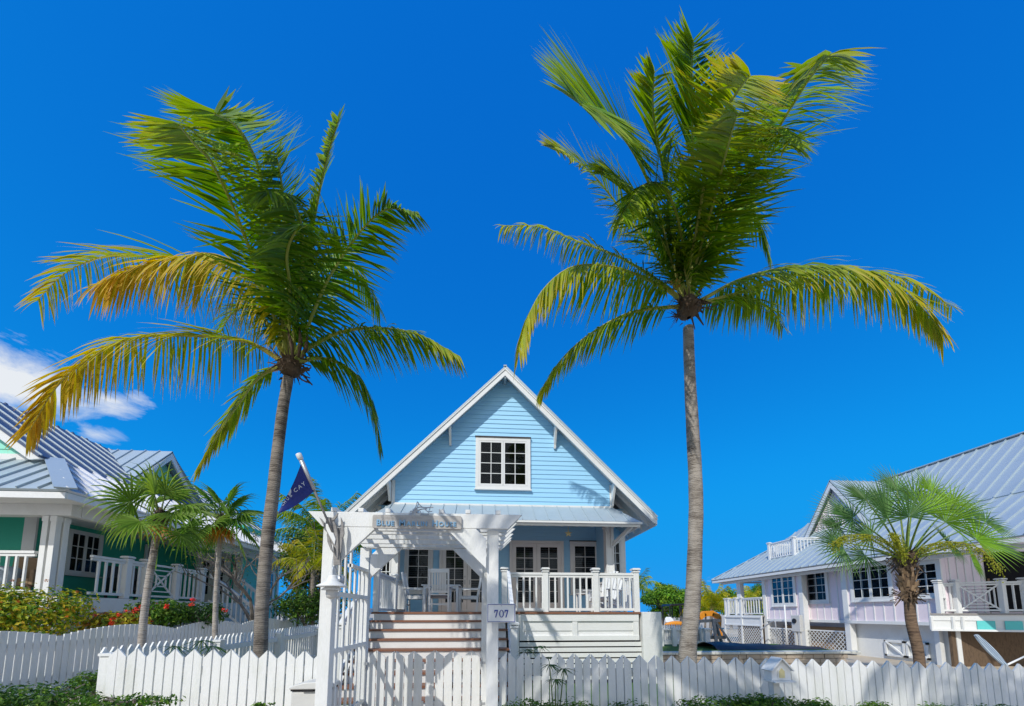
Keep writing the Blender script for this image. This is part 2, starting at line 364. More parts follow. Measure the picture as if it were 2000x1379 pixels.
def roofplane(par, poly, mat, th=.05, sp=.42, rib=(.03, .045), name='roof', seam=None):
    poly = [V(p) for p in poly]; e1 = (poly[1]-poly[0]).normalized()
    nn = e1.cross(poly[2]-poly[0]).normalized()
    if nn.z < 0: nn = -nn
    e2 = nn.cross(e1).normalized()
    if e2.z < 0: e2 = -e2
    b = MB(); b.prism(poly, -nn*th)
    pp = [((p-poly[0]).dot(e1), (p-poly[0]).dot(e2)) for p in poly]
    lo = min(a for a, _ in pp); hi = max(a for a, _ in pp); t = lo+.04
    rb = MB() if seam else b
    while t < hi:
        ys = []
        for i in range(len(pp)):
            a, c = pp[i], pp[(i+1) % len(pp)]
            if (a[0]-t)*(c[0]-t) < 0: ys.append(a[1]+(c[1]-a[1])*(t-a[0])/(c[0]-a[0]))
        if len(ys) >= 2 and max(ys)-min(ys) > .06:
            P = poly[0]+e1*t+e2*min(ys)+nn*rib[1]/2; Q = poly[0]+e1*t+e2*max(ys)+nn*rib[1]/2
            rb.beam(P, Q, rib[0], rib[1], up=nn)
        t += sp
    ro = b.build(name, mat, par)
    if seam: rb.build('seam', seam, ro)
    return ro
def clapboard(b, xr, z0, z1, y, n=(0, -1, 0), ux=(1, 0, 0), o=(0, 0, 0), step=.152):
    """horizontal lap boards; xr(z) -> (a0, a1) or None"""
    o = V(o); ux = V(ux); n = V(n); z = z0
    while z < z1-.01:
        zt = min(z+step, z1); r0 = xr(z+.001); r1 = xr(zt-.001)
        if r0 and r1 and r0[1]-r0[0] > .02:
            if r1[1] < r1[0]: r1 = ((r0[0]+r0[1])/2,)*2
            def Q(a, d, zz): return o+ux*a+n*(d+y)+V((0, 0, zz))
            b.add([Q(r0[0], .024, z), Q(r0[1], .024, z), Q(r1[1], .006, zt), Q(r1[0], .006, zt), Q(r0[0], 0, z), Q(r0[1], 0, z), Q(r1[1], 0, zt), Q(r1[0], 0, zt)],
                  [(0, 1, 2, 3), (0, 4, 5, 1), (1, 5, 6, 2), (2, 6, 7, 3), (3, 7, 4, 0), (4, 7, 6, 5)])
        z = zt

# ------------------------------------------------------------------ the blue house
XC = .55; YR = 11.55; YG = 12.0; YD = 13.6; YB = 24.0; ZA = 9.47; HW = 4.81; ZE = 4.62; SL = (ZA-ZE)/HW; GH = 3.54
bh = thing('blue_house', 'pale blue clapboard cottage with steep front gable, white trim and raised porch', 'house', (XC, 12.6, 0))
def rz(x, off=0): return ZA-SL*abs(x-XC)-off
for s in (-1, 1):
    e = XC+s*HW
    roofplane(bh, [(e, YR-.03, ZE), (e, YB, ZE), (XC, YB, ZA), (XC, YR-.03, ZA)] if s > 0 else [(e, YB, ZE), (e, YR-.03, ZE), (XC, YR-.03, ZA), (XC, YB, ZA)], 'roof_metal', .035, .45, name='roof')
    b = MB(); o = .04; t = .30
    b.prism([(XC, YR, ZA-.045), (e, YR, ZE-.045), (e, YR, ZE-t*.8), (e-s*.12, YR, rz(e-s*.12, t)), (XC, YR, ZA-t)], (0, .05, 0))
    b.prism([(XC, YR-.025, ZA-.04), (e+s*.01, YR-.025, ZE-.04), (e+s*.01, YR-.025, ZE-.10), (XC, YR-.025, ZA-.11)], (0, .024, 0))
    b.build('rake_board', 'white', bh, bevel=.004)
    b = MB(); b.prism([(XC, YR+.05, ZA-.055), (e, YR+.05, ZE-.055), (e, YR+.05, ZE-.085), (XC, YR+.05, ZA-.085)], (0, YB-YR-.1, 0))
    for k in range(7):
        y = YR+.55+k*.6; b.beam((e-s*.02, y, ZE-.14), (XC+s*3.4, y, rz(XC+s*3.4, .14)), .06, .11)
    b.box(min(e, e-s*.04), max(e, e-s*.04), YR+.05, YB-.05, ZE-.26, ZE-.06)
    b.build('soffit', 'white', bh)
b = MB(); b.beam((XC, YR-.02, ZA+.03), (XC, YB, ZA+.03), .10, .03); b.beam((XC, YR+.04, ZA-.30), (XC, YG, ZA-.30), .07, .14); b.build('ridge_cap', 'roof_metal', bh)
# gable wall in lap boards
Z0 = 5.03
def gx(z):
    h = min(GH, (ZA-.10-z)/SL); return (XC-h, XC+h) if h > 0 else None
b = MB(); clapboard(b, gx, Z0, ZA-.12, -YG)
b.prism([(XC-GH, YG+.002, Z0), (XC+GH, YG+.002, Z0), (XC+GH, YG+.002, rz(XC+GH, .1)), (XC, YG+.002, ZA-.1), (XC-GH, YG+.002, rz(XC-GH, .1))], (0, .15, 0))
b.build('gable_wall', 'blue_siding', bh)
b = MB()
for s in (-1, 1):
    x = XC+s*GH
    b.box(min(x, x-s*.10), max(x, x-s*.10), YG-.045, YG-.026, Z0, rz(x, .12))
b.box(XC-GH, XC+GH, YG-.05, YG-.027, Z0-.05, Z0+.03)
b.build('corner_trim', 'white', bh)
# body walls
b = MB()
for s in (-1, 1):
    xo = XC+s*4.12; xi = XC+s*GH
    clapboard(b, lambda z: (min(xo, xi), max(xo, xi)), 1.2, 5.1, -12.6)
    b.box(min(xo, xi), max(xo, xi), 12.602, 12.75, 0, 5.15)
    b.box(min(xo, xo-s*.12), max(xo, xo-s*.12), 12.752, YB-.4, 0, 5.2)
    b.box(min(xi, xi-s*.12), max(xi, xi-s*.12), YG+.16, YD-.02, 1.4, 5.05)
b.box(XC-4.1, XC+4.1, YB-.4, YB-.25, 0, 5.2)
b.prism([(XC-4.1, YB-.39, 5.2), (XC+4.1, YB-.39, 5.2), (XC, YB-.39, ZA-.12)], (0, .12, 0))
clapboard(b, lambda z: (XC-GH+.12, XC+GH-.12), 1.63, 4.95, -YD)
b.box(XC-GH+.12, XC+GH-.12, YD+.002, YD+.12, 0, 4.95)
b.build('wall', 'blue_siding', bh)
b = MB(); b.box(XC-GH+.12, XC+GH-.12, YG+.17, YD, 4.95, 5.0); b.box(XC-GH, XC+GH, YG, YG+.14, 4.55, Z0-.055); b.build('porch_ceiling', 'white', bh)
for s in (-1, 1):
    xo = XC+s*4.12
    b = MB(); b.box(min(xo, xo-s*.1)-.01, max(xo, xo-s*.1)+.01, 12.55, 12.57, .2, 5.1); b.build('corner_board', 'white', bh)
    x = XC+s*(GH-.13)
    b = MB(); b.box(x-.13, x+.13, YG-.02, YG+.24, 1.62, 4.55)
    for z0, z1 in ((1.75, 2.7), (2.85, 4.35)):
        b.box(x-.13, x-.09, YG-.04, YG-.022, z0, z1); b.box(x+.09, x+.13, YG-.04, YG-.022, z0, z1)
    b.box(x-.16, x+.16, YG-.05, YG+.26, 4.36, 4.46); b.box(x-.15, x+.15, YG-.045, YG+.25, 1.63, 1.78)
    b.build('column', 'white', bh, bevel=.004)
    b = MB(); b.beam((x+s*.05, YG-.02, 3.75), (XC+s*3.95, 11.12, 4.34), .09, .11); b.beam((x+s*.06, YG-.06, 3.7), (x+s*.06, YG-.06, 4.5), .09, .05); b.build('bracket', 'white', bh, bevel=.004)
    window(bh, (min(XC+s*3.78, XC+s*3.78)-.17, 12.575, 2.55), FRONT, .34, 1.45, 1, 2, 4, .07, .035, cap=False, sill=False)
# porch skirt roof
A0 = V((-3.40, 11.0, 4.33)); A1 = V((4.60, 11.0, 4.33)); B0 = V((XC-GH, YG-.03, Z0-.01)); B1 = V((XC+GH, YG-.03, Z0-.01))
roofplane(bh, [A0, A1, B1, B0], 'roof_metal', .04, .40, (.02, .03), name='porch_roof')
roofplane(bh, [(4.60, 11.0, 4.33), (4.60, 12.6, 4.33), (XC+GH+.02, 12.6, Z0-.2), B1], 'roof_metal', .04, .4, (.02, .03), name='porch_roof')
roofplane(bh, [(-3.40, 12.6, 4.33), (-3.40, 11.0, 4.33), B0, (XC-GH-.02, 12.6, Z0-.2)], 'roof_metal', .04, .4, (.02, .03), name='porch_roof')
b = MB(); b.box(-3.38, 4.58, 11.0, 11.05, 4.17, 4.29)
b.box(-3.42, 4.62, 10.93, 10.99, 4.245, 4.30); b.box(-3.38, -3.34, 11.05, 12.55, 4.17, 4.28); b.box(4.54, 4.58, 11.05, 12.55, 4.17, 4.28)
for k in range(18): x = -3.2+k*.452; b.beam((x, 11.02, 4.20), (x, YG, 4.20+.30), .05, .09)
b.prism([(-3.33, 11.06, 4.28), (4.53, 11.06, 4.28), (4.1, 11.98, 4.93), (-2.98, 11.98, 4.93)], (0, 0, -.02))
b.build('rafter_tails', 'white', bh)
for (u, v0, v1) in ((880, 832, 872), (762, 931, 980), (1083, 832, 878), (1195, 941, 990)):
    x = at(u, v1, Y=YG).x; zl = at(u, v1, Y=YG).z; zh = min(at(u, v0, Y=YG).z+.12, rz(x, .16))
    b = MB(); b.prism([(x-.035, YG-.03, zl), (x-.035, YG-.09, zl), (x-.035, YG-.12, zl+.12), (x-.035, YR+.06, zh-.12), (x-.035, YR+.06, zh), (x-.035, YG-.03, zh)], (.07, 0, 0)); b.build('bracket', 'white', bh, bevel=.003)
gw0 = at(932, 953, Y=YG); gw1 = at(1033, 860, Y=YG)
window(bh, (gw0.x+.05, YG-.03, gw0.z+.07), FRONT, gw1.x-gw0.x-.12, gw1.z-gw0.z-.15, 2, 2, 4, .11, .055, louver=False)
# porch doors and windows
def wx(u, Y): return at(u, 1120, Y=Y).x
for u0, u1 in ((858, 967), (995, 1101)):
    x0 = wx(u0, YD); x1 = wx(u1, YD); french_door(bh, (x0+.1, YD-.026, 1.65), FRONT, x1-x0-.2, 2.45)
for u0, u1 in ((789, 845), (1114, 1171)):
    x0 = wx(u0, YD); x1 = wx(u1, YD); window(bh, (x0+.1, YD-.026, 2.40), FRONT, x1-x0-.2, 1.68, 1, 2, 4, .11, .06, louver=True, sill=True)
# deck, skirt, pier, stairs
b = MB(); b.box(-2.56, 3.60, 8.78, 13.62, 1.585, 1.632); b.build('deck_floor', 'wood_brown', bh)
b = MB(); b.box(-2.5, 3.54, 8.84, 13.5, 1.2, 1.58)
b.box(-2.5, -2.35, 8.84, 12.5, 0, 1.2); b.box(.55, .75, 8.80, 9.1, 0, 1.58)
b.box(.76, 3.55, 8.80, 8.84, 1.42, 1.58)
zz = [at(1100, v, Y=8.8).z for v in (1214, 1244, 1252, 1264, 1276)]
b.box(.76, 3.55, 8.86, 8.90, 1.0, 1.42)
for xa, xb in ((.76, .86), (1.98, 2.10), (3.42, 3.55)): b.box(xa, xb, 8.81, 8.86, 1.0, 1.42)
b.box(.76, 3.55, 8.80, 8.87, .98, 1.09)
for k in range(7): b.box(.76, 3.60, 8.82, 8.86, .94-.125*(k+1)+.03, .94-.125*k)
b.build('deck_skirt', 'white', bh, bevel=.003)
MB().box(.76, 3.5, 8.95, 9.0, 0, 1.15).build('crawl_space', 'room_dark', bh)
MB().box(3.61, 4.06, 8.72, 12.5, 0, 1.63).build('pier', 'white_stucco', bh, bevel=.01)
b = MB(); tr = MB()
for i in range(1, 9):
    z = 1.63-.181*i; y0 = 8.80-.28*i
    b.box(-2.50, .42, y0+.03, 8.80-.28*(i-1)+.03-.002, 0, z-.04)
    tr.box(-2.56, .46, y0, y0+.30, z-.038, z)
b.box(-2.5, .42, 8.80, 8.84, 1.2, 1.58)
st = b.build('staircase', 'white', bh); tr.build('tread', 'wood_brown', st)
for x in (-2.56, .5):
    b = MB(); b.prism([(x-.03, 8.84, 1.5), (x-.03, 6.5, 0), (x-.03, 8.84, 0)], (.055, 0, 0)); b.build('stringer', 'white', bh)
    post(bh, x, 6.95, .0, 1.44, .11); railing(bh, (x, 6.98, .44), (x, 8.78, 1.60), .95, .15)
for u in (985, 1065, 1163): post(bh, at(u, 1150, Y=8.87).x, 8.87, 1.60, 2.66, .125)
post(bh, 3.53, 8.87, 1.60, 2.66, .125)
railing(bh, (at(985, 1150, Y=8.87).x, 8.87, 1.60), (3.53, 8.87, 1.60), .92, .148)
railing(bh, (3.53, 8.93, 1.60), (3.53, 12.0, 1.60), .92, .148)
post(bh, -2.48, 8.87, 1.60, 2.66, .125); railing(bh, (-2.48, 8.9, 1.60), (-2.48, 11.95, 1.60), .92, .148)
post(bh, -2.48, 10.6, 1.60, 2.66, .125)

# ------------------------------------------------------------------ the green house on the left
gh = thing('green_house', 'green house on the left with silver standing-seam roof and long side porch', 'house', (-11.5, 12, 0))
E0, E1 = 7.65, 17.8; XE, ZEv, XK, ZK, XR_, ZR_ = -8.0, 3.95, -9.6, 5.0, -12.25, 6.9
roofplane(gh, [(XE, E0, ZEv), (XE, E1, ZEv), (XK, E1, ZK), (XK, 8.9, ZK)], 'roof_metal_lit', .05, .34, (.03, .05), name='porch_roof')
roofplane(gh, [(-16.5, E0, ZEv), (XE, E0, ZEv), (XK, 8.9, ZK), (-15.5, 8.9, ZK)], 'roof_metal', .05, .38, (.02, .04), name='porch_roof')
b = MB(); b.beam((XE+.0, E0-.0, ZEv+.02), (XK, 8.88, ZK+.03), .30, .03, up=(.5, -.6, .75)); b.build('hip_cap', 'roof_metal', gh)
roofplane(gh, [(XK+.05, 8.55, ZK-.03), (XK+.05, E1, ZK-.03), (XR_, E1, ZR_), (XR_, 8.55, ZR_)], 'roof_metal_shaded', .05, .42, (.022, .03), name='roof', seam='roof_metal')  # panels carry the painted shade; lighter seams stand for ribs catching the sun
roofplane(gh, [(XR_-2.7, E1, ZK-.03), (XR_-2.7, 8.55, ZK-.03), (XR_, 8.55, ZR_), (XR_, E1, ZR_)], 'roof_metal_shaded', .05, .40, (.05, .07), name='roof')
b = MB(); b.prism([(XR_, 8.6, ZR_-.06), (XK+.05, 8.6, ZK-.09), (XK-.2, 8.6, ZK-.12), (XR_, 8.6, ZR_-.32)], (0, .05, 0))
b.prism([(XR_, 8.6, ZR_-.06), (XR_-2.7, 8.6, ZK-.09), (XR_-2.4, 8.6, ZK-.12), (XR_, 8.6, ZR_-.32)], (0, .05, 0)); b.build('rake_board', 'white', gh)
b = MB(); clapboard(b, lambda z: (XR_-(ZR_-.1-z)/.71, XR_+(ZR_-.1-z)/.71), 5.02, 6.7, -8.92, step=.2); b.box(-15, -9.8, 8.93, 9.0, 4.6, 5.0); b.build('gable_wall', 'mint', gh)
MB().box(-15, -9.75, 8.86, 8.9, 4.97, 5.10).build('gable_trim', 'white', gh)
# dormer
DX, DY = -10.2, 12.7
roofplane(gh, [(DX, DY-1.55, 5.18), (-9.95, DY-1.55, 5.18), (-12.3, DY, 6.83), (DX, DY, 6.83)][::1], 'roof_metal', .04, .42, (.02, .035), name='dormer_roof')
roofplane(gh, [(DX, DY+1.55, 5.18), (-9.95, DY+1.55, 5.18), (-12.3, DY, 6.83), (DX, DY, 6.83)], 'roof_metal', .04, .42, (.02, .035), name='dormer_roof')
b = MB()
for s in (-1, 1):
    b.prism([(DX, DY, 6.79), (DX, DY+s*1.55, 5.14), (DX, DY+s*1.40, 5.04), (DX, DY, 6.55)], (-.05, 0, 0))
b.build('dormer_rake', 'white', gh)
b = MB(); b.prism([(DX-.35, DY, 6.7), (DX-.35, DY-1.4, 5.2), (DX-.35, DY+1.4, 5.2)], (-.05, 0, 0)); b.build('dormer_wall', 'mint', gh)
# walls
b = MB(); b.box(-17, -11.0, 10.0, 10.15, 1.95, 4.6); b.box(-11.15, -11.0, 10.15, 14.8, 1.95, 4.9); b.box(-11.14, -9.1, 14.8, 14.95, .4, 4.9); b.build('wall', 'green_wall', gh)
b = MB(); clapboard(b, lambda z: (14.8, 17.3), .4, 4.2, 0, n=(1, 0, 0), ux=(0, 1, 0), o=(-9.1, 0, 0)); b.box(-9.25, -9.1, 14.96, 17.3, .4, 4.9); b.box(-17, -9.26, 17.15, 17.3, .4, 4.9); b.build('wall', 'teal', gh)
for bb in ((-11.25, -10.97, 9.95, 9.995, 1.95, 4.6), (-9.12, -9.02, 17.2, 17.33, .4, 4.2), (-9.3, -9.05, 14.76, 14.8, .4, 4.2)): b = MB(); b.box(*bb); b.build('corner_trim', 'white', gh)
b = MB(); b.box(-16.5, -8.62, 8.4, 8.6, 3.62, 3.93); b.box(-8.8, -8.62, 8.61, 17.7, 3.62, 3.93)
b.box(-16.5, -8.03, 7.68, 7.72, 3.78, 3.90); b.box(-8.06, -8.02, 7.72, 17.75, 3.78, 3.90)
b.box(-16.4, -8.1, 7.73, 8.39, 3.86, 3.88); b.box(-8.61, -8.07, 8.4, 17.7, 3.86, 3.88); b.box(-16.4, -8.81, 8.61, 14.7, 3.94, 3.97)
b.build('soffit', 'white', gh)
for u, v0, v1, leaves in ((131, 1043, 1092, 2), (283, 1076, 1098, 1)):
    p = at(u, v1, X=-11.0); q = at(u+(64 if leaves == 2 else 16), v0, X=-11.0)
    window(gh, (-10.99, p.y, 2.70), RIGHTW, (q.y-p.y), 1.05, leaves, 2, 3, .07, .03, cap=False)
french_door(gh, (-10.55, 14.79, 1.97), FRONT, 1.0, 1.75, leaves=2, rows=4)
window(gh, (-9.07, 16.0, 1.95), RIGHTW, .9, 1.35, 2, 2, 4, .09, .04, cap=False)
b = MB(); b.box(-17, -8.58, 8.3, 14.8, 1.88, 1.95); b.build('deck_floor', 'wood_grey', gh)
b = MB(); b.box(-17, -8.56, 8.27, 8.3, 1.62, 1.94); b.box(-8.58, -8.55, 8.3, 14.7, 1.62, 1.94); b.build('deck_fascia', 'white', gh)
b = MB(); b.box(-17, -8.75, 8.5, 14.7, 0, 1.87); b.build('foundation', 'grey_stucco', gh)
for x, y in ((at(97, 1000, Y=8.48).x, 8.48), (at(113, 1000, Y=8.48).x, 8.48), (at(129, 1000, Y=8.62).x, 8.62)):
    b = MB(); b.box(x-.055, x+.055, y-.055, y+.055, 1.95, 3.62); b.box(x-.065, x+.065, y-.065, y+.065, 3.5, 3.615); b.box(x-.065, x+.065, y-.065, y+.065, 1.951, 2.05); b.build('column', 'white', gh, bevel=.004)
railing(gh, (-15, 8.45, 1.95), (-9.25, 8.45, 1.95), .9, .17)
ys = [at(u, 1120, X=-8.66).y for u in (247, 284, 345, 396)]
railing(gh, (-8.66, 8.95, 1.95), (-8.66, ys[0], 1.95), .9, .155)
for y in ys: post(gh, -8.66, y, 1.92, 2.97, .13)
railing(gh, (-8.66, ys[0], 1.95), (-8.66, ys[1], 1.95), .9, .15)
b = MB(); y0, y1 = ys[1]+.06, ys[2]-.06
for z in (2.04, 2.85): b.beam((-8.66, y0, z), (-8.66, y1, z), .05, .05)
b.beam((-8.66, y0, 2.05), (-8.66, y1, 2.85), .03, .035); b.beam((-8.67, y0, 2.85), (-8.67, y1, 2.05), .03, .035)
yc, zc = (y0+y1)/2, 2.45
for f in (.35, .7):
    for s in (-1, 1): b.beam((-8.66, yc-f*(y1-y0)/2, zc+s*f*.4), (-8.66, yc+f*(y1-y0)/2, zc+s*f*.4), .03, .03); b.beam((-8.66, yc+s*f*(y1-y0)/2, zc-f*.4), (-8.66, yc+s*f*(y1-y0)/2, zc+f*.4), .03, .03)
b.build('railing', 'white', gh)
railing(gh, (-8.66, ys[2], 1.95), (-8.66, ys[3], 1.95), .9, .15)
b = MB()
for i in range(7): b.box(-8.55+.26*i, -8.55+.26*(i+1)-.001, ys[3]+.1, ys[3]+1.5, 0, 1.95-.2*(i+1))
b.build('staircase', 'white', gh)
for y in (ys[3]+.1, ys[3]+1.5):
    railing(gh, (-8.5, y, 1.9), (-6.95, y, .75), .9, .14); post(gh, -6.9, y, .3, 1.75, .12)

# ------------------------------------------------------------------ the pink house on the right
ph = thing('pink_house', 'pink board-and-batten house on the right with silver metal roof and raised deck', 'house', (17, 15, 0))
XE, ZV, XK, ZK, XR, ZR = 13.9, 3.63, 16.3, 5.28, 19.0, 7.95
YE = 22.9; YK = 20.6; YN = 8.0
roofplane(ph, [(XE, YN, ZV), (XE, YE, ZV), (XK, YK, ZK), (XK, YN, ZK)], 'roof_metal', .05, .42, (.03, .045), name='porch_roof')
roofplane(ph, [(XE, YE, ZV), (24, YE, ZV), (22, YK, ZK), (XK, YK, ZK)], 'roof_metal', .05, .42, (.03, .045), name='porch_roof')
roofplane(ph, [(XK-.03, YN, ZK+.02), (XK-.03, YK, ZK+.02), (XR, 17.8, ZR), (XR, YN, ZR)], 'roof_metal', .05, .42, (.03, .045), name='roof')
roofplane(ph, [(XK, YK, ZK+.02), (21.7, YK, ZK+.02), (XR, 17.8, ZR)], 'roof_metal', .05, .42, (.03, .045), name='roof')
roofplane(ph, [(21.7, YN, ZK), (21.7, YK, ZK), (XR, 17.8, ZR), (XR, YN, ZR)], 'roof_metal', .05, .42, (.03, .045), name='roof')
b = MB(); b.beam((XR, YN, ZR+.03), (XR, 17.8, ZR+.03), .2, .04); b.beam((XE+.03, YE-.03, ZV+.05), (XK, YK, ZK+.05), .12, .03); b.build('ridge_cap', 'roof_metal', ph)
pk = at(1620, 938, Z=ZR); ft = at(1562, 1066, X=pk.x); hw = ft.y-pk.y; fz = ft.z
for s in (-1, 1):
    roofplane(ph, [(pk.x, pk.y+s*hw, fz), (pk.x+(fz-ZK)*0+.35, pk.y+s*hw, fz), (XR+.1, pk.y, ZR-.01), (pk.x, pk.y, ZR)], 'roof_metal', .05, .42, (.03, .04), name='dormer_roof')
b = MB()
for s in (-1, 1): b.prism([(pk.x, pk.y, ZR-.05), (pk.x, pk.y+s*hw, fz-.05), (pk.x, pk.y+s*(hw-.22), fz-.12), (pk.x, pk.y, ZR-.36)], (.05, 0, 0))
b.build('dormer_rake', 'white', ph)
b = MB(); b.prism([(pk.x+.3, pk.y, ZR-.2), (pk.x+.3, pk.y-hw+.2, fz), (pk.x+.3, pk.y+hw-.2, fz)], (.05, 0, 0)); b.build('dormer_wall', 'pink', ph)
b = MB()
for k in range(12): y = pk.y-hw+.3+k*(2*hw-.6)/11; zt = ZR-.25-abs(y-pk.y)*(ZR-fz)/hw; b.box(pk.x+.27, pk.x+.3, y-.02, y+.02, fz, max(fz+.05, zt))
b.build('batten', 'white', ph)
b = MB(); b.box(XE+.03, XE+.07, YN, YE-.03, ZV-.18, ZV-.06); b.box(XE+.08, 14.55, YN, YE-.1, ZV-.07, ZV-.055); b.box(XE+.03, 22, YE-.08, YE-.03, ZV-.18, ZV-.06)
for k in range(38): y = YN+.2+k*.39; b.box(XE+.1, 14.5, y, y+.06, ZV-.17, ZV-.075)
b.box(14.25, 14.4, YN, 22.4, ZV-.30, ZV-.18)
b.build('soffit', 'white', ph)
YW = at(1843, 1150, X=14.5).y
def wy(u, X=14.5): return at(u, 1150, X=X).y
YA = wy(1493); Y2 = wy(1565); Y3 = wy(1651); ZB = 1.30
b = MB(); b.box(14.5, 14.65, Y2, YA, ZB, ZV+.2); b.box(14.5, 14.65, YW, Y3, ZB, ZV+.2); b.prism([(14.66, YW, 1.45), (21, YW, 1.45), (21, YW, 5.6), (19, YW, 7.7), (16.35, YW, 5.15), (14.66, YW, 4.0)], (0, .12, 0)); b.box(14.85, 15.0, Y3, Y2, ZB, ZV+.4)
b.box(14.66, 21, YA-.15, YA, ZB, ZV+.5); b.box(14.66, 14.85, Y2, Y2+.1, ZB, ZV+.3); b.box(14.66, 14.85, Y3-.1, Y3, ZB, ZV+.3)
b.build('wall', 'pink', ph)
b = MB()
y = YW+.1
while y < YA:
    X = 14.85 if Y3 < y < Y2 else 14.5
    b.box(X-.018, X-.001, y-.02, y+.02, ZB, ZV+.1); y += .36
for k in range(5): b.box(14.75+k*.27, 14.78+k*.27, YW-.02, YW-.001, 1.5, 4.0)
b.build('batten', 'white', ph)
MB().box(16.0, 17.6, YW-.03, YW-.005, 1.65, 3.6).build('dark_doorway', 'room_dark', ph)
b = MB()
for y in (Y2, Y3, YA): b.box(14.44, 14.68, y-.11, y+.11, 0, ZV-.02)
b.box(14.43, 14.49, YW, Y3, ZB-.10, ZB+.02); b.box(14.43, 14.49, Y2, YA, ZB-.10, ZB+.02); b.box(14.78, 14.84, Y3, Y2, ZB-.1, ZB+.02)
b.box(14.80, 14.84, Y3+.12, Y3+.5, ZB, 3.4)
b.build('corner_trim', 'white', ph, bevel=.005)
b = MB(); b.box(14.75, 14.9, YW, Y3, -.1, ZB-.1); b.box(15.6, 15.7, Y3, YA, -.1, ZB-.1); b.box(14.7, 22, YA-.12, YA-.02, -.1, ZB); b.box(14.75, 15.6, Y3, Y3+.12, -.1, ZB); b.build('foundation', 'white_stucco', ph)
b = MB()
for a0, a1 in ((Y2+.12, YA-.12), (Y3+.13, Y2-.12)):
    lattice(b, (14.56, a0, .02), (0, 1, 0), (-1, 0, 0), a1-a0, .80, .13); b.box(14.54, 14.6, a0, a1, .82, .88)
b.build('lattice', 'white', ph)
b = MB(); yv0, yv1 = wy(1790), wy(1705)
for k in range(2):
    ya, yb = yv0+k*(yv1-yv0)/2, yv0+(k+1)*(yv1-yv0)/2-.04
    b.box(14.68, 14.74, ya, ya+.07, .05, .62); b.box(14.68, 14.74, yb-.07, yb, .05, .62); b.box(14.68, 14.74, ya, yb, .55, .62); b.box(14.68, 14.74, ya, yb, .05, .12); b.beam((14.70, ya+.05, .1), (14.70, yb-.05, .58), .05, .07, up=(1, 0, 0))
b.build('shutter_door', 'white', ph)
def pwin(u0, u1, v0, v1, X, leaves):
    ya, yb = wy(u1, X), wy(u0, X); um = (u0+u1)/2; zb, zt = at(um, v1, X=X).z, at(um, v0, X=X).z
    window(ph, (X-.01, ya, zb), LEFTW, yb-ya, zt-zb, leaves, 2, 4, .09, .05, cap=False)
pwin(1509, 1552, 1119, 1180, 14.5, 2); pwin(1577, 1616, 1113, 1174, 14.85, 1); pwin(1667, 1741, 1094, 1169, 14.5, 2); pwin(1791, 1838, 1099, 1162, 14.5, 1)
# far corner porch of the pink house
b = MB(); b.box(14.3, 20, YA+.02, 22.3, 1.42, 1.50); b.build('deck_floor', 'wood_grey', ph)
b = MB(); b.box(14.26, 14.3, YA+.02, 22.34, .98, 1.49); b.box(14.3, 20, 22.3, 22.34, .98, 1.49)
for y in (YA+.05, (YA+22.3)/2, 22.25): b.box(14.22, 14.26, y-.06, y+.06, -.3, 1.49)
b.box(14.21, 14.26, YA, 22.4, 1.36, 1.42); b.box(14.21, 14.26, YA, 22.4, .92, .98); b.build('deck_fascia', 'white', ph)
b = MB(); lattice(b, (14.28, YA+.1, -.3), (0, 1, 0), (-1, 0, 0), 22.2-YA-.1, 1.2, .13); b.build('lattice', 'white', ph)
MB().box(15.0, 15.1, YA, 22.2, -.4, 1.0).build('crawl_space', 'wood_tan', ph); MB().box(15.3, 15.4, Y3+.2, YA-.2, -.1, 1.0).build('crawl_space', 'wood_tan', ph)
b = MB(); yq = wy(1445, 14.45); b.box(14.36, 14.58, yq-.16, yq+.16, 1.5, ZV-.2); b.build('column', 'white', ph)
for u in (1412, 1421, 1436, 1446): post(ph, 14.34, min(22.2, wy(u, 14.34)), 1.45, 2.50, .13)
railing(ph, (14.34, YA+.05, 1.5), (14.34, wy(1446, 14.34), 1.5), .92, .2); railing(ph, (14.34, wy(1436, 14.34), 1.5), (14.34, wy(1421, 14.34), 1.5), .92, .12)
railing(ph, (14.34, wy(1446, 14.34), 1.5), (14.34, wy(1436, 14.34), 1.5), .92, .12)
railing(ph, (14.34, 22.2, 1.5), (20, 22.2, 1.5), .92, .2)
window(ph, (14.9, YA+.03, 1.75), ((1, 0, 0), (0, 1, 0)), .6, 1.6, 1, 2, 4, .07, .04, cap=False)
# small roof balcony
bx, by = 15.05, at(1532, 1070, X=15.05).y; bz = 4.42
b = MB(); b.box(bx, bx+1.6, by-.55, by+1.1, bz-.3, bz); b.build('roof_balcony', 'white', ph)
for y in (by-.55, by+1.1): post(ph, bx+.05, y, bz, bz+.95, .12)
railing(ph, (bx+.05, by-.55, bz), (bx+.05, by+1.1, bz), .85, .14); railing(ph, (bx+.05, by+1.1, bz), (bx+1.6, by+1.1, bz), .85, .14); railing(ph, (bx+.05, by-.55, bz), (bx+1.6, by-1.0, bz), .85, .14)
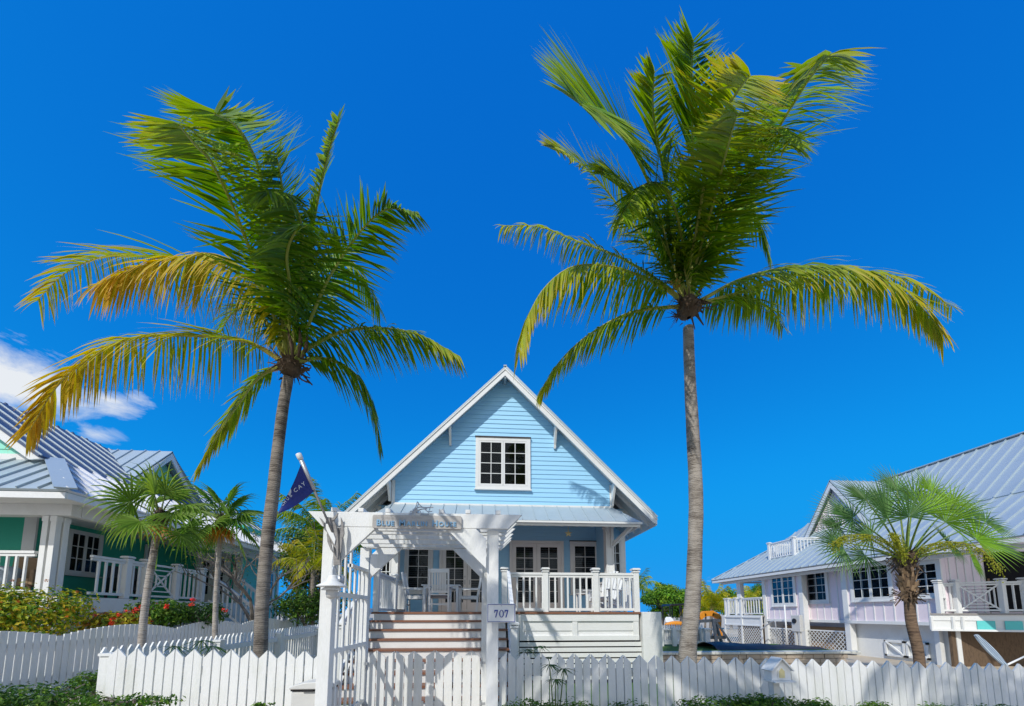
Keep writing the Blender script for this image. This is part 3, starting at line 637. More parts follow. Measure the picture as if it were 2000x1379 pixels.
# big deck of the pink house
PP = [at(1832, 1150, Y=11.3), at(1866, 1150, Y=11.15), at(1956, 1150, Y=10.6), at(2001, 1150, Y=10.35), at(2090, 1150, Y=9.9)]
PP = [V((p.x, p.y, 1.6)) for p in PP]
q0 = at(1817, 1205, Y=11.36); q0.z = 1.6; off = V((-.06, -.12, 0))
front = [q0, PP[1]+off, PP[2]+off, PP[4]+off]; back = [V((19.5, front[-1].y, 1.6)), V((19.5, YW, 1.6)), V((14.4, YW, 1.6))]
b = MB(); b.prism([p-V((0, 0, .05)) for p in front+back], (0, 0, .05)); b.build('deck_floor', 'wood_grey', ph)
b = MB()
for i in range(3):
    p, q = front[i], front[i+1]
    b.beam(p+V((.02, .04, -.14)), q+V((.02, .04, -.14)), .03, .17); b.beam(p+V((.02, .06, -.36)), q+V((.02, .06, -.36)), .02, .30); b.beam(p+V((.0, .02, -.52)), q+V((.0, .02, -.52)), .06, .06)
for p in (front[0], front[0].lerp(front[1], .7), front[1]): b.box(p.x-.01, p.x+.06, p.y-.02, p.y+.03, 1.08, 1.5)
b.build('deck_fascia', 'white', ph)
b = MB()
for t0, t1 in ((.33, .72), (.92, 1.28)):
    fa = lambda t: PP[1].lerp(PP[2], t)+V((-.055, -.10, 0))
    b.beam(fa(t0)-V((0, 0, .36)), fa(t1)-V((0, 0, .36)), .012, .26); b.build('paint_swatch', 'teal', ph); b = MB()
b.beam(PP[2].lerp(PP[3], .78)+V((-.05, -.1, -.36)), PP[4]+V((-.05, -.1, -.36)), .012, .26)
b.build('paint_swatch', 'teal', ph)
for i, p in enumerate(PP): post(ph, p.x, p.y, 1.58, 2.66, .13)
railing(ph, PP[0], PP[1], .93, .12); railing(ph, PP[2], PP[3], .93, .17); railing(ph, PP[3], PP[4], .93, .17); railing(ph, PP[0], (14.42, YW+.05, 1.6), .93, .17)
b = MB(); p, q = PP[1]+V((.05, -.03, 0)), PP[2]-V((.05, -.03, 0)); up = V((0, 0, 1))
def pt(s, z): return p.lerp(q, s)+up*z
for z in (.09, .88, .95): b.beam(pt(0, z), pt(1, z), .045, .05)
b.beam(pt(0, .1), pt(1, .87), .03, .04); b.beam(pt(0, .87), pt(1, .1), .032, .04)
for f in (.28, .52, .76):
    for s in (-1, 1):
        b.beam(pt(.5-f/2, .485+s*f*.385), pt(.5+f/2, .485+s*f*.385), .026, .03); b.beam(pt(.5+s*f/2, .485-f*.385), pt(.5+s*f/2, .485+f*.385), .026, .03)
b.build('railing', 'white', ph)
b = MB(); lp = at(1835, 1245, Y=11.6); b.box(lp.x-.07, lp.x+.07, 11.55, 11.69, -.1, 1.1); b.build('deck_post', 'white', ph); b = MB(); lp2 = at(1902, 1245, Y=11.9); b.box(lp2.x-.12, lp2.x+.08, 11.9, 12.1, -.1, 1.1); b.build('deck_post', 'white', ph)
b = MB(); lattice(b, (at(1845, 1250, Y=12.2).x, 12.2, .2), (1, 0, 0), (0, -1, 0), .75, .9, .15); b.build('lattice', 'wood_tan', ph)
MB().box(14.6, 19.5, YW+.02, YW+.1, -.1, 1.44).build('foundation', 'fibre', ph)

# ------------------------------------------------------------------ arbor and gate
ar = thing('garden_arbor', 'white timber arbor with slatted top standing over the front gate', 'arbor', (-.75, 4.6, 0))
AX0, AX1, AF, AR = -1.62, .065, 4.0, 5.3
def apost(x, y, s=.122, z1=2.48):
    b = MB(); b.box(x-s/2, x+s/2, y-s/2, y+s/2, 0, z1); return b.build('post', 'white_fence', ar, bevel=.006)
apost(AX0, AF+.07); apost(AX1, AF+.07); apost(AX0-.02, AR, .12); apost(AX1-.07, AR, .12)
def abeam(y, x0, x1, z0, z1, cut, name, t=.045):
    b = MB(); b.prism([(x0, y, z1), (x1, y, z1), (x1-cut, y, z0), (x0+cut, y, z0)], (0, t, 0)); return b.build(name, 'white_fence', ar, bevel=.004)
abeam(AF-.048, -1.82, .37, 2.48, 2.635, .15, 'beam'); abeam(AF+.142, -1.80, .35, 2.482, 2.635, .15, 'beam')
for y in (4.33, 4.62, 4.93): abeam(y, -1.80, .35, 2.484, 2.636, .15, 'slat', .04)
abeam(AR-.11, -1.80, .35, 2.483, 2.635, .15, 'beam'); abeam(AR+.062, -1.80, .35, 2.486, 2.634, .15, 'beam')
for u in (651, 704, 757, 810, 862, 914, 973):
    x = at(u, 1000, Y=AF-.06).x; b = MB(); b.box(x-.027, x+.027, AF-.052, AR+.13, 2.637, 2.678); b.build('rafter', 'white_fence', ar, bevel=.003)
for y, yy in ((AF-.044, 0), (AR-.10, 0)):
    for s, px in ((1, AX0+.07), (-1, AX1-.07-(0 if y < 4.5 else .05))):
        b = MB(); b.prism([(px, y, 2.37), (px+s*.11, y, 2.479), (px+s*.42, y, 2.479), (px, y, 2.06)], (0, .042, 0)); b.build('brace', 'white_fence', ar, bevel=.003)
for x, tops in ((AX0+.02, 1), (AX1-.03, 1)):
    b = MB()
    for k in range(6):
        y = AF+.27+k*.165; zt = 2.48 if k < 3 else 2.14
        b.box(x-.010, x+.010, y, y+.040, .2, zt)
    for z in (1.78, 1.18, .45): b.box(x-.022, x-.0105, AF+.14, AR-.06, z, z+.05); b.box(x+.0105, x+.022, AF+.14, AR-.06, z, z+.05)
    b.box(x-.03, x+.03, AF+.6, AR-.06, 2.141, 2.18)
    b.build('side_panel', 'white_fence', ar)

def picket_run(b, p, q, zt0, zt1, pitch=.098, wid=.085, amp=.088, t=.02, z0=.08, phase=0, style='pair', n=(0, -1, 0)):
    """pairs of boards whose slanted tops meet in one point"""
    p = V(p); q = V(q); d = q-p; ln = d.length; d.normalize(); n = V(n); k = 0; a = 0.0
    while a+wid <= ln+.001:
        f = a/ln; zt = zt0+(zt1-zt0)*f+rnd.uniform(-.004, .004)
        jx = rnd.uniform(-.0015, .0015); o = p+d*(a+jx); lo, hi = zt-amp, zt; lean = rnd.uniform(-.004, .004)
        if style == 'pair':
            ls, rs = (lo, hi) if (k+phase) % 2 == 0 else (hi, lo)
            prof = [(0, z0), (wid, z0), (wid, rs), (0, ls)]
        elif style == 'point':
            prof = [(0, z0), (wid, z0), (wid, lo), (wid/2, hi), (0, lo)]
        else:
            prof = [(0, z0), (wid, z0), (wid, hi), (0, hi)]
        off = n*rnd.uniform(0, .002)
        b.prism([o+d*(x+(lean if z > z0 else 0))+off+V((0, 0, z-o.z)) for x, z in prof], -n*t)
        a += pitch*(1+rnd.uniform(-.008, .008)); k += 1
gt = thing('garden_gate', 'white double picket gate hung between the rear arbor posts', 'gate', (-.8, AR, 0))
for x0, x1, hx in ((AX0+.05, -.815, AX0+.05), (-.808, AX1-.13, AX1-.13)):
    b = MB(); picket_run(b, (x0+.01, AR-.03, .1), (x1, AR-.03, .1), 1.11, 1.10, .1215, .108, .085, phase=0)
    for z in (.35, .86): b.box(x0+.01, x1-.01, AR-.009, AR+.02, z, z+.09)
    b.build('gate_leaf', 'white_fence', gt, bevel=.002)
b = MB()
for x in (AX0+.045, AX1-.125):
    for z in (.4, .93): b.box(x-.02, x+.05, AR-.065, AR-.055, z, z+.03); b.tube([(x, AR-.066, z-.03), (x, AR-.066, z+.06)], .009, 6)
b.build('hinge', 'grey_metal', gt)

# ------------------------------------------------------------------ fences
def fence_thing(name, label, loc, org): return thing(name, label, 'fence', loc)
fl = fence_thing('picket_fence', 'white front picket fence left of the arbor, sunlit with pointed tops', (-3, 4.5, 0), None)
b = MB(); picket_run(b, (-4.07, 4.5, .1), (-1.72, 4.5, .1), 1.225, 1.175, phase=0); b.build('pickets', 'white_fence', fl, bevel=.002)
b = MB()
for z in (.38, .93): b.box(-4.05, -1.70, 4.521, 4.56, z, z+.085)
b.build('rail', 'white_fence', fl)
for x in (-4.1, -2.9): b = MB(); b.box(x-.05, x+.05, 4.565, 4.66, 0, 1.08); b.build('post', 'white_fence', fl)
fr = fence_thing('picket_fence', 'long white front picket fence right of the arbor, dappled with palm shade', (3, 4.5, 0), None)
b = MB(); picket_run(b, (.155, 4.5, .1), (7.9, 4.5, .1), 1.155, .93, phase=0); b.build('pickets', 'white_fence', fr, bevel=.002)
b = MB(); b.prism([(.15, 4.521, .90), (7.9, 4.521, .70), (7.9, 4.521, .785), (.15, 4.521, .985)], (0, .038, 0)); b.box(.15, 7.9, 4.521, 4.56, .25, .33); b.build('rail', 'white_fence', fr)
for k in range(4): x = 1.6+k*1.9; b = MB(); b.box(x-.05, x+.05, 4.565, 4.66, 0, .88-.05*k); b.build('post', 'white_fence', fr)
fs = fence_thing('picket_fence', 'white side picket fence running back from the left front corner', (-4.3, 7, 0), None)
b = MB(); picket_run(b, (-4.25, 4.62, .1), (-4.25, 12.2, .1), 1.22, 1.36, .105, .07, .06, style='point', n=(1, 0, 0)); b.build('pickets', 'white_fence', fs)
b = MB()
for z in (.45, 1.02): b.box(-4.27-.045, -4.272, 4.6, 12.2, z, z+.08) if False else b.beam((-4.215, 4.62, z), (-4.215, 12.2, z+.12), .05, .085)
b.build('rail', 'white_fence', fs)
for y in (4.65, 6.4, 8.2, 10.0, 12.1): b = MB(); b.box(-4.24, -4.13, y-.055, y+.055, .1, 1.13+.016*(y-4.6)); b.box(-4.255, -4.115, y-.07, y+.07, 1.13+.016*(y-4.6), 1.16+.016*(y-4.6)); b.build('post', 'white_fence', fs)
sf = fence_thing('scalloped_fence', "neighbour's white picket fence with scalloped wavy top on the left", (-6.4, 9, 0.3), None)
b = MB(); y = 3.9; k = 0
while y < 16:
    zt = (1.24+.012*(y-4.6))+.13*abs(math.sin(math.pi*(y-4.1)/2.15))**.8
    b.box(-6.42, -6.40, y, y+.082, .40, zt); y += .098
for z in (.62, 1.12): b.box(-6.46, -6.421, 3.9, 16, z, z+.08)
b.build('pickets', 'white_fence', sf)
for k in range(6): y = 4.1+k*2.15; b = MB(); b.box(-6.55, -6.46, y-.05, y+.05, .3, 1.25); b.build('post', 'white_fence', sf)
b = MB(); x = -6.38
while x < -3.0:
    ax = abs(math.sin(math.pi*(x+6.38)/1.7)); b.box(x, x+.08, 15.9, 15.92, .4, 1.38+.12*ax); x += .098
f2 = fence_thing('scalloped_fence', 'far white scalloped fence closing the yard behind the leaning palm', (-5, 15.9, .4), None); b.build('pickets', 'white_fence', f2)
b = MB(); b.box(-6.38, -3, 15.921, 15.96, 1.1, 1.18); b.build('rail', 'white_fence', f2)
fb = fence_thing('back_fence', 'low white picket fence beside the big palm behind the stone wall', (5.6, 12.6, .5), None)
xb0, xb1 = 4.2, at(1377, 1250, Y=12.3).x
b = MB(); picket_run(b, (xb0, 12.38, .6), (xb1, 12.38, .6), 1.25, 1.24, .085, .06, .05, style='point', z0=.62); b.build('pickets', 'white_fence', fb)
b = MB(); b.box(xb0, xb1, 12.30, 12.378, .93+.12, 1.10); b.box(xb0, xb1, 12.30, 12.378, .60, .70); b.build('rail', 'white_fence', fb)
for u in (1292, 1317, 1372): x = at(u, 1250, Y=12.25).x; b = MB(); b.box(x-.06, x+.06, 12.2, 12.299, .5, 1.13); b.build('post', 'white_fence', fb)
x = at(1381, 1250, Y=12.1).x; post(fb, x, 12.12, .5, 1.12, .16)

# ------------------------------------------------------------------ stone wall
sw = thing('retaining_wall', 'low weathered stone block wall behind the right front fence', 'wall', (7, 10.5, 0))
b = MB(); z = -.05; row = 0
while z < .44:
    x = 4.07+(row % 2)*.12
    while x < 10.2:
        wd = rnd.uniform(.22, .5); x2 = min(x+wd, 10.25); b.box(x, x2-.012, 10.42+rnd.uniform(-.012, .012), 10.7, z, z+.118); x = x2
    z += .128; row += 1
b.box(4.08, 10.2, 10.47, 10.69, -.05, .44)
b.build('wall', 'paver', sw, bevel=.01)
b = MB(); x = 4.05
while x < 10.3: x2 = x+rnd.uniform(.5, .7); b.box(x, x2-.008, 10.37, 10.74, .465, .535); x = x2
b.build('capstone', 'cream', sw, bevel=.012)

# ------------------------------------------------------------------ signs
def text_mesh(body, size, depth=.003, bold=.0):
    c = bpy.data.curves.new('t', 'FONT'); c.body = body; c.size = size; c.extrude = depth; c.offset = bold; c.resolution_u = 3
    o = bpy.data.objects.new('t', c); COL.objects.link(o); me = bpy.data.meshes.new_from_object(o)
    vs = [v.co.copy() for v in me.vertices]; fs = [tuple(p.vertices) for p in me.polygons]
    bpy.data.objects.remove(o); bpy.data.curves.remove(c); bpy.data.meshes.remove(me); return vs, fs
def small_caps(words, big, small, gap):
    vs = []; fs = []; x = 0; cut = []
    for wd in words:
        for part, sz in ((wd[0], big), (wd[1:], small)):
            for ch in part:
                a, f = text_mesh(ch, sz, .004, sz*.025); mx = max(p.x for p in a); mn = min(p.x for p in a); base = len(vs)
                vs += [V((p.x-mn+x, p.y, p.z)) for p in a]; fs += [tuple(i+base for i in q) for q in f]; x += mx-mn+sz*.15
        x += gap; cut.append((len(vs), len(fs)))
    return vs, fs, x-gap, cut
s0 = at(727, 1032, Y=3.93); s1 = at(902, 1008, Y=3.93)
sg = thing('name_board', 'grey wooden name board lettered BLUE MARLIN HOUSE across the arbor beam', 'sign', ((s0.x+s1.x)/2, 3.94, s0.z))
b = MB(); r = .02; x0, x1, z0, z1 = s0.x, s1.x, s0.z+.002, s1.z; pts = []
for cx, cz, a0 in ((x1-r, z0+r, -90), (x1-r, z1-r, 0), (x0+r, z1-r, 90), (x0+r, z0+r, 180)):
    for k in range(5): a = math.radians(a0+k*22.5); pts.append((cx+r*math.cos(a), 3.925, cz+r*math.sin(a)))
b.prism(pts, (0, .024, 0)); bo = b.build('board', 'sign_wood', sg, bevel=.003)
vs, fs, wd, cut = small_caps(['BLUE', 'MARLIN', 'HOUSE'], .088, .068, .045)
sc_ = (x1-x0-.09)/wd; v0 = f0 = 0
for v1, f1 in cut:
    b = MB(); b.add([V((x0+.045+p.x*sc_, 3.919-p.z, z0+.028+p.y*.98)) for p in vs[v0:v1]], [tuple(i-v0 for i in q) for q in fs[f0:f1]]); b.build('lettering', 'sign_blue', bo); v0, f0 = v1, f1
h0 = at(951, 1216, Y=3.9); h1 = at(1007, 1179, Y=3.9)
hn = thing('house_number', 'white number plate reading 707 in navy on the right arbor post', 'sign', ((h0.x+h1.x)/2, 3.9, h0.z))
b = MB(); b.box(h0.x-.0, h1.x, 3.905, 3.925, h0.z, h1.z); pl = b.build('plate', 'white', hn, bevel=.003)
b = MB(); x0, x1, z0, z1 = h0.x+.006, h1.x-.006, h0.z+.006, h1.z-.006; t = .005
b.box(x0, x1, 3.901, 3.9049, z0, z0+t); b.box(x0, x1, 3.901, 3.9049, z1-t, z1); b.box(x0, x0+t, 3.901, 3.9049, z0+t, z1-t); b.box(x1-t, x1, 3.901, 3.9049, z0+t, z1-t)
xm = (x0+x1)/2; zb = z0+.045; H7 = .076; bdr = b
def seven(b, x):
    w = .036
    b.prism([(x, 3.901, zb+H7), (x+w, 3.901, zb+H7), (x+w, 3.901, zb+H7-.009), (x+.018, 3.901, zb), (x+.007, 3.901, zb), (x+w-.012, 3.901, zb+H7-.013), (x+.010, 3.901, zb+H7-.013), (x+.003, 3.901, zb+H7-.030), (x-.001, 3.901, zb+H7-.030)], (0, .0035, 0))
def zero(b, xc):
    n = 28; o = []; i = []
    for k in range(n):
        a = 2*math.pi*k/n; o.append(V((xc+.024*math.cos(a), 3.901, zb+H7/2+H7/2*math.sin(a)))); i.append(V((xc+.0135*math.cos(a), 3.901, zb+H7/2+(H7/2-.006)*math.sin(a))))
    for k in range(n):
        j = (k+1) % n; b.prism([o[k], o[j], i[j], i[k]], (0, .0035, 0))
seven(b, xm-.070); zero(b, xm+.002); seven(b, xm+.034)
b.tube([(xm, 3.899, z1-.016), (xm, 3.905, z1-.016)], .0035, 8)
b.build('number', 'letter_navy', pl)
# metal marlin above the name board
mo = at(825, 1008, Y=3.93)
b = MB()
def um(c): u, v = 700+c[0]/5.88, 960+c[1]/5.88; return at(u, v, Y=3.935)
def sm(pts, n=6):
    P = [V(p) for p in pts]; P = [P[0]*2-P[1]]+P+[P[-1]*2-P[-2]]; out = []
    for i in range(1, len(P)-2):
        for k in range(n):
            t = k/n; a, b_, c, d = P[i-1], P[i], P[i+1], P[i+2]
            out.append(.5*((2*b_)+(c-a)*t+(2*a-5*b_+4*c-d)*t*t+(3*b_-a-3*c+d)*t**3))
    out.append(P[-2]); return out
for ln, rr in (([(600, 285), (615, 240), (650, 205), (700, 180), (770, 185), (860, 182)], .006), ([(640, 285), (660, 235), (700, 210), (750, 200), (790, 200)], .006), ([(640, 205), (665, 165), (678, 118), (700, 150), (735, 180)], .005), ([(600, 285), (590, 250), (605, 225), (625, 232)], .006), ([(700, 212), (720, 245), (760, 265), (810, 262)], .005), ([(760, 200), (800, 232), (850, 228)], .005), ([(690, 285), (730, 262), (745, 235)], .004)):
    b.tube(sm([um(c) for c in ln]), rr, 6)
tag(b.build('marlin_ornament', 'grey_metal', org=mo), 'thin metal marlin outline standing on top of the name board', 'ornament')
# carved marlin, flag pole, flag, lamp on the left post
cm_ = at(648, 1060, Y=3.9)
mc = thing('marlin_carving', 'weathered wooden marlin carving mounted head-down on the left arbor post', 'carving', (cm_.x, 3.9, 1.95))
def uc(c, Y=3.88): return at(540+c[0]/4.594, 940+c[1]/4.594, Y=Y)
b = MB(); b.prism([uc((508, 420), 3.93), uc((572, 415), 3.93), uc((572, 752), 3.93), uc((508, 752), 3.93)], (0, .018, 0)); b.build('back_plate', 'wood_grey', mc, bevel=.003)
b = MB(); b.prism([uc(c) for c in ((452, 318), (500, 330), (535, 400), (552, 500), (556, 590), (550, 700), (541, 700), (534, 610), (505, 575), (470, 520), (440, 430), (438, 370))], (0, .035, 0)); b.build('body', 'wood_grey', mc, bevel=.006)
b = MB(); b.prism([uc(c, 3.868) for c in ((440, 380), (470, 385), (505, 450), (530, 520), (520, 570), (480, 500), (445, 430))], (0, .01, 0)); b.build('belly', 'white', mc, bevel=.003)
for poly in (((382, 322), (400, 335), (430, 372), (452, 400), (446, 440), (415, 385)), ((470, 322), (505, 325), (530, 300), (552, 282), (545, 312), (515, 350), (490, 355)), ((450, 470), (480, 520), (505, 640), (482, 610), (455, 540)), ((574, 318), (600, 380), (606, 470), (590, 520), (578, 640), (570, 640), (566, 500), (578, 400))):
    b = MB(); b.prism([uc(c, 3.872) for c in poly], (0, .02, 0)); b.build('fin', 'wood_grey', mc, bevel=.003)
pA = at(655, 1052, Y=3.90); pB = at(587, 896, Y=3.62)
fp = thing('flag_pole', 'slanted grey flag pole bracketed to the left arbor post', 'flag pole', pA)
b = MB(); d = (pB-pA).normalized(); b.tube([pA+d*.01, pB-d*.0], [.011, .011], 10); b.build('pole', 'wood_grey', fp, smooth=True)
b = MB(); b.tube([pB-d*.30, pB-d*.015], [.019, .021], 10); b.build('sleeve', 'grey_metal', fp, smooth=True)
b = MB(); b.tube([pB-d*.01, pB+d*.008, pB+d*.045, pB+d*.052], [.021, .026, .026, .018], 12); b.build('cap', 'white', fp, smooth=True)
A = pB-d*.03; B = pB-d*.31; C = at(541, 1004, Y=3.50)
fn = (B-A).cross(C-A).normalized()
if fn.y > 0: fn = -fn
def fsurf(s, t):  # s hoist->tip, t A->B
    h = A.lerp(B, t); p = h.lerp(C, s); return p+fn*(.022*math.sin(s*7+t*2)*s)+V((0, 0, -.035*math.sin(math.pi*s)*(1-.1*t)))
b = MB(); ns, ntt = 22, 10; vs = []; fs = []
for i in range(ns+1):
    for j in range(ntt+1): vs.append(fsurf(i/ns, j/ntt))
for i in range(ns):
    for j in range(ntt): a = i*(ntt+1)+j; fs.append((a, a+1, a+ntt+2, a+ntt+1))
b.add(vs, fs); b.add([p-fn*.002 for p in vs], [f[::-1] for f in fs])
flg = thing('pennant_flag', 'navy triangular pennant lettered CHUB CAY hanging from the slanted pole', 'flag', A)
b.build('cloth', 'navy', flg, smooth=True)
def fmap(u, v):
    """a pixel position carried to the cloth"""
    d_ = CR @ V(((u-1000)/F, -(v-PY)/F, -1)); tt = (A-EYE).dot(fn)/d_.dot(fn); P = EYE+d_*tt
    M_ = P-A; e1 = B-A; e2 = C-A
    a11, a12, a22 = e1.dot(e1), e1.dot(e2), e2.dot(e2); r1, r2 = M_.dot(e1), M_.dot(e2); D_ = a11*a22-a12*a12
    y1 = (r1*a22-r2*a12)/D_; s = max(0, min(1, (a11*r2-a12*r1)/D_)); t = y1/max(1e-3, 1-s)
    return fsurf(s, max(0, min(1, t)))+fn*.004
b = MB(); path = [(552.5, 984), (557.5, 978), (563, 971), (569, 964.5), (0, 0), (576, 956), (584, 951), (591.5, 947)]
for ch, (px, py) in zip('CHUB CAY', path):
    if ch == ' ': continue
    sz = 8.6 if px < 572 else 11.0
    a, f = text_mesh(ch, 1.0, 0, .01); ang = math.radians(48 if px < 572 else 30)
    mp_ = []
    for p in a:
        x, y = p.x*sz*.95, p.y*sz; mp_.append(fmap(px+x*math.cos(ang)-y*math.sin(ang), py-(x*math.sin(ang)+y*math.cos(ang))))
    b.add(mp_, f)
b.build('lettering', 'letter_white', flg)
b = MB(); em = []
for k in range(14):
    a = 2*math.pi*k/14; em.append((565+3.6*math.cos(a)*(1.15-.5*math.sin(a)), 951-8.5*math.sin(a)))
b.quad(*[fmap(*p) for p in em]); b.build('emblem', 'letter_white', flg)
lc = at(649, 1140, Y=3.86)
lm = thing('wall_lantern', 'white barn-style lamp with wide shade hung on the left arbor post', 'lamp', lc)
x, y, z = lc
b = MB(); b.lathe((x, y, z), [(.0, .085), (.035, .083), (.042, .07), (.042, .05), (.052, .045), (.056, .025), (.14, -.022), (.143, -.03), (.135, -.03), (.05, .01), (0, .01)], 28); b.lathe((x, y, z), [(.06, -.03), (.095, -.058), (.098, -.064), (.05, -.06)], 24); b.build('shade', 'white', lm, smooth=True)
b = MB(); b.lathe((x, y, z), [(.052, -.06), (.055, -.10), (.048, -.135), (.02, -.15), (0, -.152)], 20); b.build('lamp_glass', 'grey_plastic', lm, smooth=True)
b = MB(); b.tube(sm([(x, y, z+.08), (x-.004, y+.005, z+.15), (x+.0, y+.03, z+.175), (x+.006, y+.06, z+.15), (x+.006, 3.99, z+.06)]), .007, 8); b.lathe((x+.03, 3.985, z+.05), [(0, -.04), (.04, -.04), (.04, .04), (0, .04)], 12); b.build('arm', 'grey_metal', lm, smooth=True)

# ------------------------------------------------------------------ things in front of the fence
c0 = at(1525, 1330, Y=4.2)
mb_ = thing('house_shaped_box', 'white house-shaped box with arched yellow window on a post by the right fence', 'letter box', (c0.x, 4.2, 0))
hx, hz = at(1500, 1330, Y=4.2), at(1525, 1283, Y=4.2)
x0, x1, zb, zp = at(1508, 1328, Y=4.12).x, at(1545, 1328, Y=4.12).x, at(1525, 1329, Y=4.12).z, at(1525, 1285, Y=4.12).z
xm = (x0+x1)/2; ze = zb+.13
b = MB(); b.prism([(x0, 4.12, zb), (x1, 4.12, zb), (x1, 4.12, ze), (xm, 4.12, zp-.02), (x0, 4.12, ze)], (0, .12, 0)); bd = b.build('body', 'white', mb_, bevel=.003)
b = MB()
for s, xe in ((-1, x0-.02), (1, x1+.02)): b.beam((xm+(-s)*.004, 4.17, zp), (xe, 4.17, ze-.025), .17, .014)
b.build('roof', 'white', mb_, bevel=.002)
b = MB(); b.box(x0-.01, x1+.01, 4.06, 4.25, zb-.02, zb-.001); b.build('shelf', 'white', mb_, bevel=.002)
b = MB(); pts = [(xm-.045, 4.112, zb+.02), (xm+.045, 4.112, zb+.02), (xm+.045, 4.112, zb+.11), (xm, 4.112, zb+.155), (xm-.045, 4.112, zb+.11)]; b.prism(pts, (0, .006, 0)); b.build('window_frame', 'white', bd)
b = MB(); pts = [(xm-.032, 4.106, zb+.03), (xm+.032, 4.106, zb+.03), (xm+.032, 4.106, zb+.10), (xm, 4.106, zb+.135), (xm-.032, 4.106, zb+.10)]; b.prism(pts, (0, .004, 0)); b.build('window', 'ivory', bd)
b = MB(); b.box(xm-.035, xm+.035, 4.2, 4.27, 0, zb-.02); b.build('post', 'white', mb_)
x0, x1 = at(565, 1350, Y=4.16).x, at(676, 1350, Y=4.16).x; zt = at(600, 1341, Y=4.14).z
x1 = at(642, 1350, Y=4.16).x
sb = thing('storage_box', 'off-white plastic storage box with black latch at the foot of the lamp post', 'storage box', ((x0+x1)/2, 4.3, 0))
b = MB(); b.box(x0+.01, x1, 4.17, 4.44, 0, zt-.05); b.build('body', 'grey_plastic', sb, bevel=.02)
b = MB(); b.box(x0+.012, x1-.004, 4.16, 4.43, zt-.05, zt-.032); b.box(x0+.13, x0+.24, 4.145, 4.16, zt-.052, zt-.018); b.build('latch', 'black', sb)
b = MB(); b.prism([(x0, 4.14, zt-.03), (x1+.01, 4.14, zt-.03), (x1+.01, 4.14, zt+.01), (x1-.05, 4.14, zt+.045), (x0+.16, 4.14, zt+.04), (x0+.04, 4.14, zt+.01), (x0, 4.14, zt-.01)], (0, .31, 0)); b.build('lid', 'grey_plastic', sb, bevel=.012)
# starfish lamp under the porch
p = at(1110, 1042, Y=11.9)
b = MB(); pts = []
for k in range(10): a = math.radians(90+36*k); r = .13 if k % 2 == 0 else .055; pts.append(V((p.x+r*math.cos(a), 11.9, p.z+r*math.sin(a))))
c = V((p.x, 11.86, p.z)); c2 = V((p.x, 11.94, p.z))
b.add(pts+[c, c2], [(i, (i+1) % 10, 10) for i in range(10)]+[((i+1) % 10, i, 11) for i in range(10)])
b.tube([(p.x, 11.9, p.z+.1), (p.x, 11.9, 4.6)], .006, 6)
tag(b.build('star_lantern', 'ivory', org=p), 'white star-shaped lantern hanging under the porch roof', 'lantern')

# ------------------------------------------------------------------ furniture
def copy_tree(o, parent=None):
    c = o.copy(); COL.objects.link(c); c.parent = parent
    for ch in list(o.children): copy_tree(ch, c)
    return c
def dining_chair(label, loc, rot):
    t = thing('dining_chair', label, 'chair', (0, 0, 0), 'white slatted chairs round the porch table')
    b = MB()
    for k in range(5): b.box(-.25, .25, -.24+k*.1, -.15+k*.1, .43, .455)
    b.box(-.25, .25, -.235, -.215, .36, .428); b.box(-.25, -.23, -.21, .22, .36, .428); b.box(.23, .25, -.21, .22, .36, .428); b.build('seat', 'white', t)
    for sx in (-1, 1):
        b = MB(); b.box(sx*.25-.025, sx*.25+.025, -.27, -.22, 0, .64); b.build('leg', 'white', t)
        b = MB(); b.beam((sx*.24, .22, 0), (sx*.24, .24, .46), .045, .045); b.beam((sx*.24, .24, .44), (sx*.24, .36, 1.10), .045, .05); b.build('leg', 'white', t)
        b = MB(); b.box(sx*.26-.04, sx*.26+.04, -.30, .30, .645, .67); b.build('armrest', 'white', t)
    b = MB()
    for k in range(6): x = -.165+k*.066; b.beam((x, .255, .50), (x, .345, 1.02), .045, .014, up=(0, 1, 0))
    b.beam((-.22, .35, 1.05), (.22, .35, 1.05), .025, .10); b.beam((-.22, .25, .52), (.22, .25, .52), .025, .06); b.build('backrest', 'white', t); b = MB(); b.beam((-.22, .23, .2), (.22, .23, .2), .02, .04); b.build('stretcher', 'white', t)
    t.location = loc; t.rotation_euler = (0, 0, rot); return t
ZD = 1.633
ch = dining_chair('white slatted chair with its back to the street at the porch table', (at(859, 1190, Y=10.2).x, 10.2, ZD), math.pi)
c2 = copy_tree(ch); c2.location = (at(812, 1190, Y=11.0).x, 11.0, ZD); c2.rotation_euler = (0, 0, math.pi/2); c2['label'] = 'white slatted chair on the left side of the porch table, facing right'
c3 = copy_tree(ch); c3.location = (at(916, 1190, Y=11.0).x, 11.0, ZD); c3.rotation_euler = (0, 0, -math.pi/2); c3['label'] = 'white slatted chair on the right side of the porch table, facing left'
tx = at(864, 1190, Y=11.0).x
tb = thing('porch_table', 'white slatted square dining table on the porch deck', 'table', (tx, 11.0, ZD))
b = MB()
for k in range(9): b.box(tx-.52, tx+.52, 10.52+k*.11, 10.62+k*.11, ZD+.72, ZD+.745)
b.box(tx-.46, tx+.46, 10.55, 10.58, ZD+.64, ZD+.719); b.box(tx-.46, tx+.46, 11.44, 11.47, ZD+.64, ZD+.719); b.build('table_top', 'white', tb)
for sx in (-1, 1):
    for sy in (-1, 1): b = MB(); b.box(tx+sx*.44-.035, tx+sx*.44+.035, 11+sy*.42-.035, 11+sy*.42+.035, ZD, ZD+.72); b.build('leg', 'white', tb)
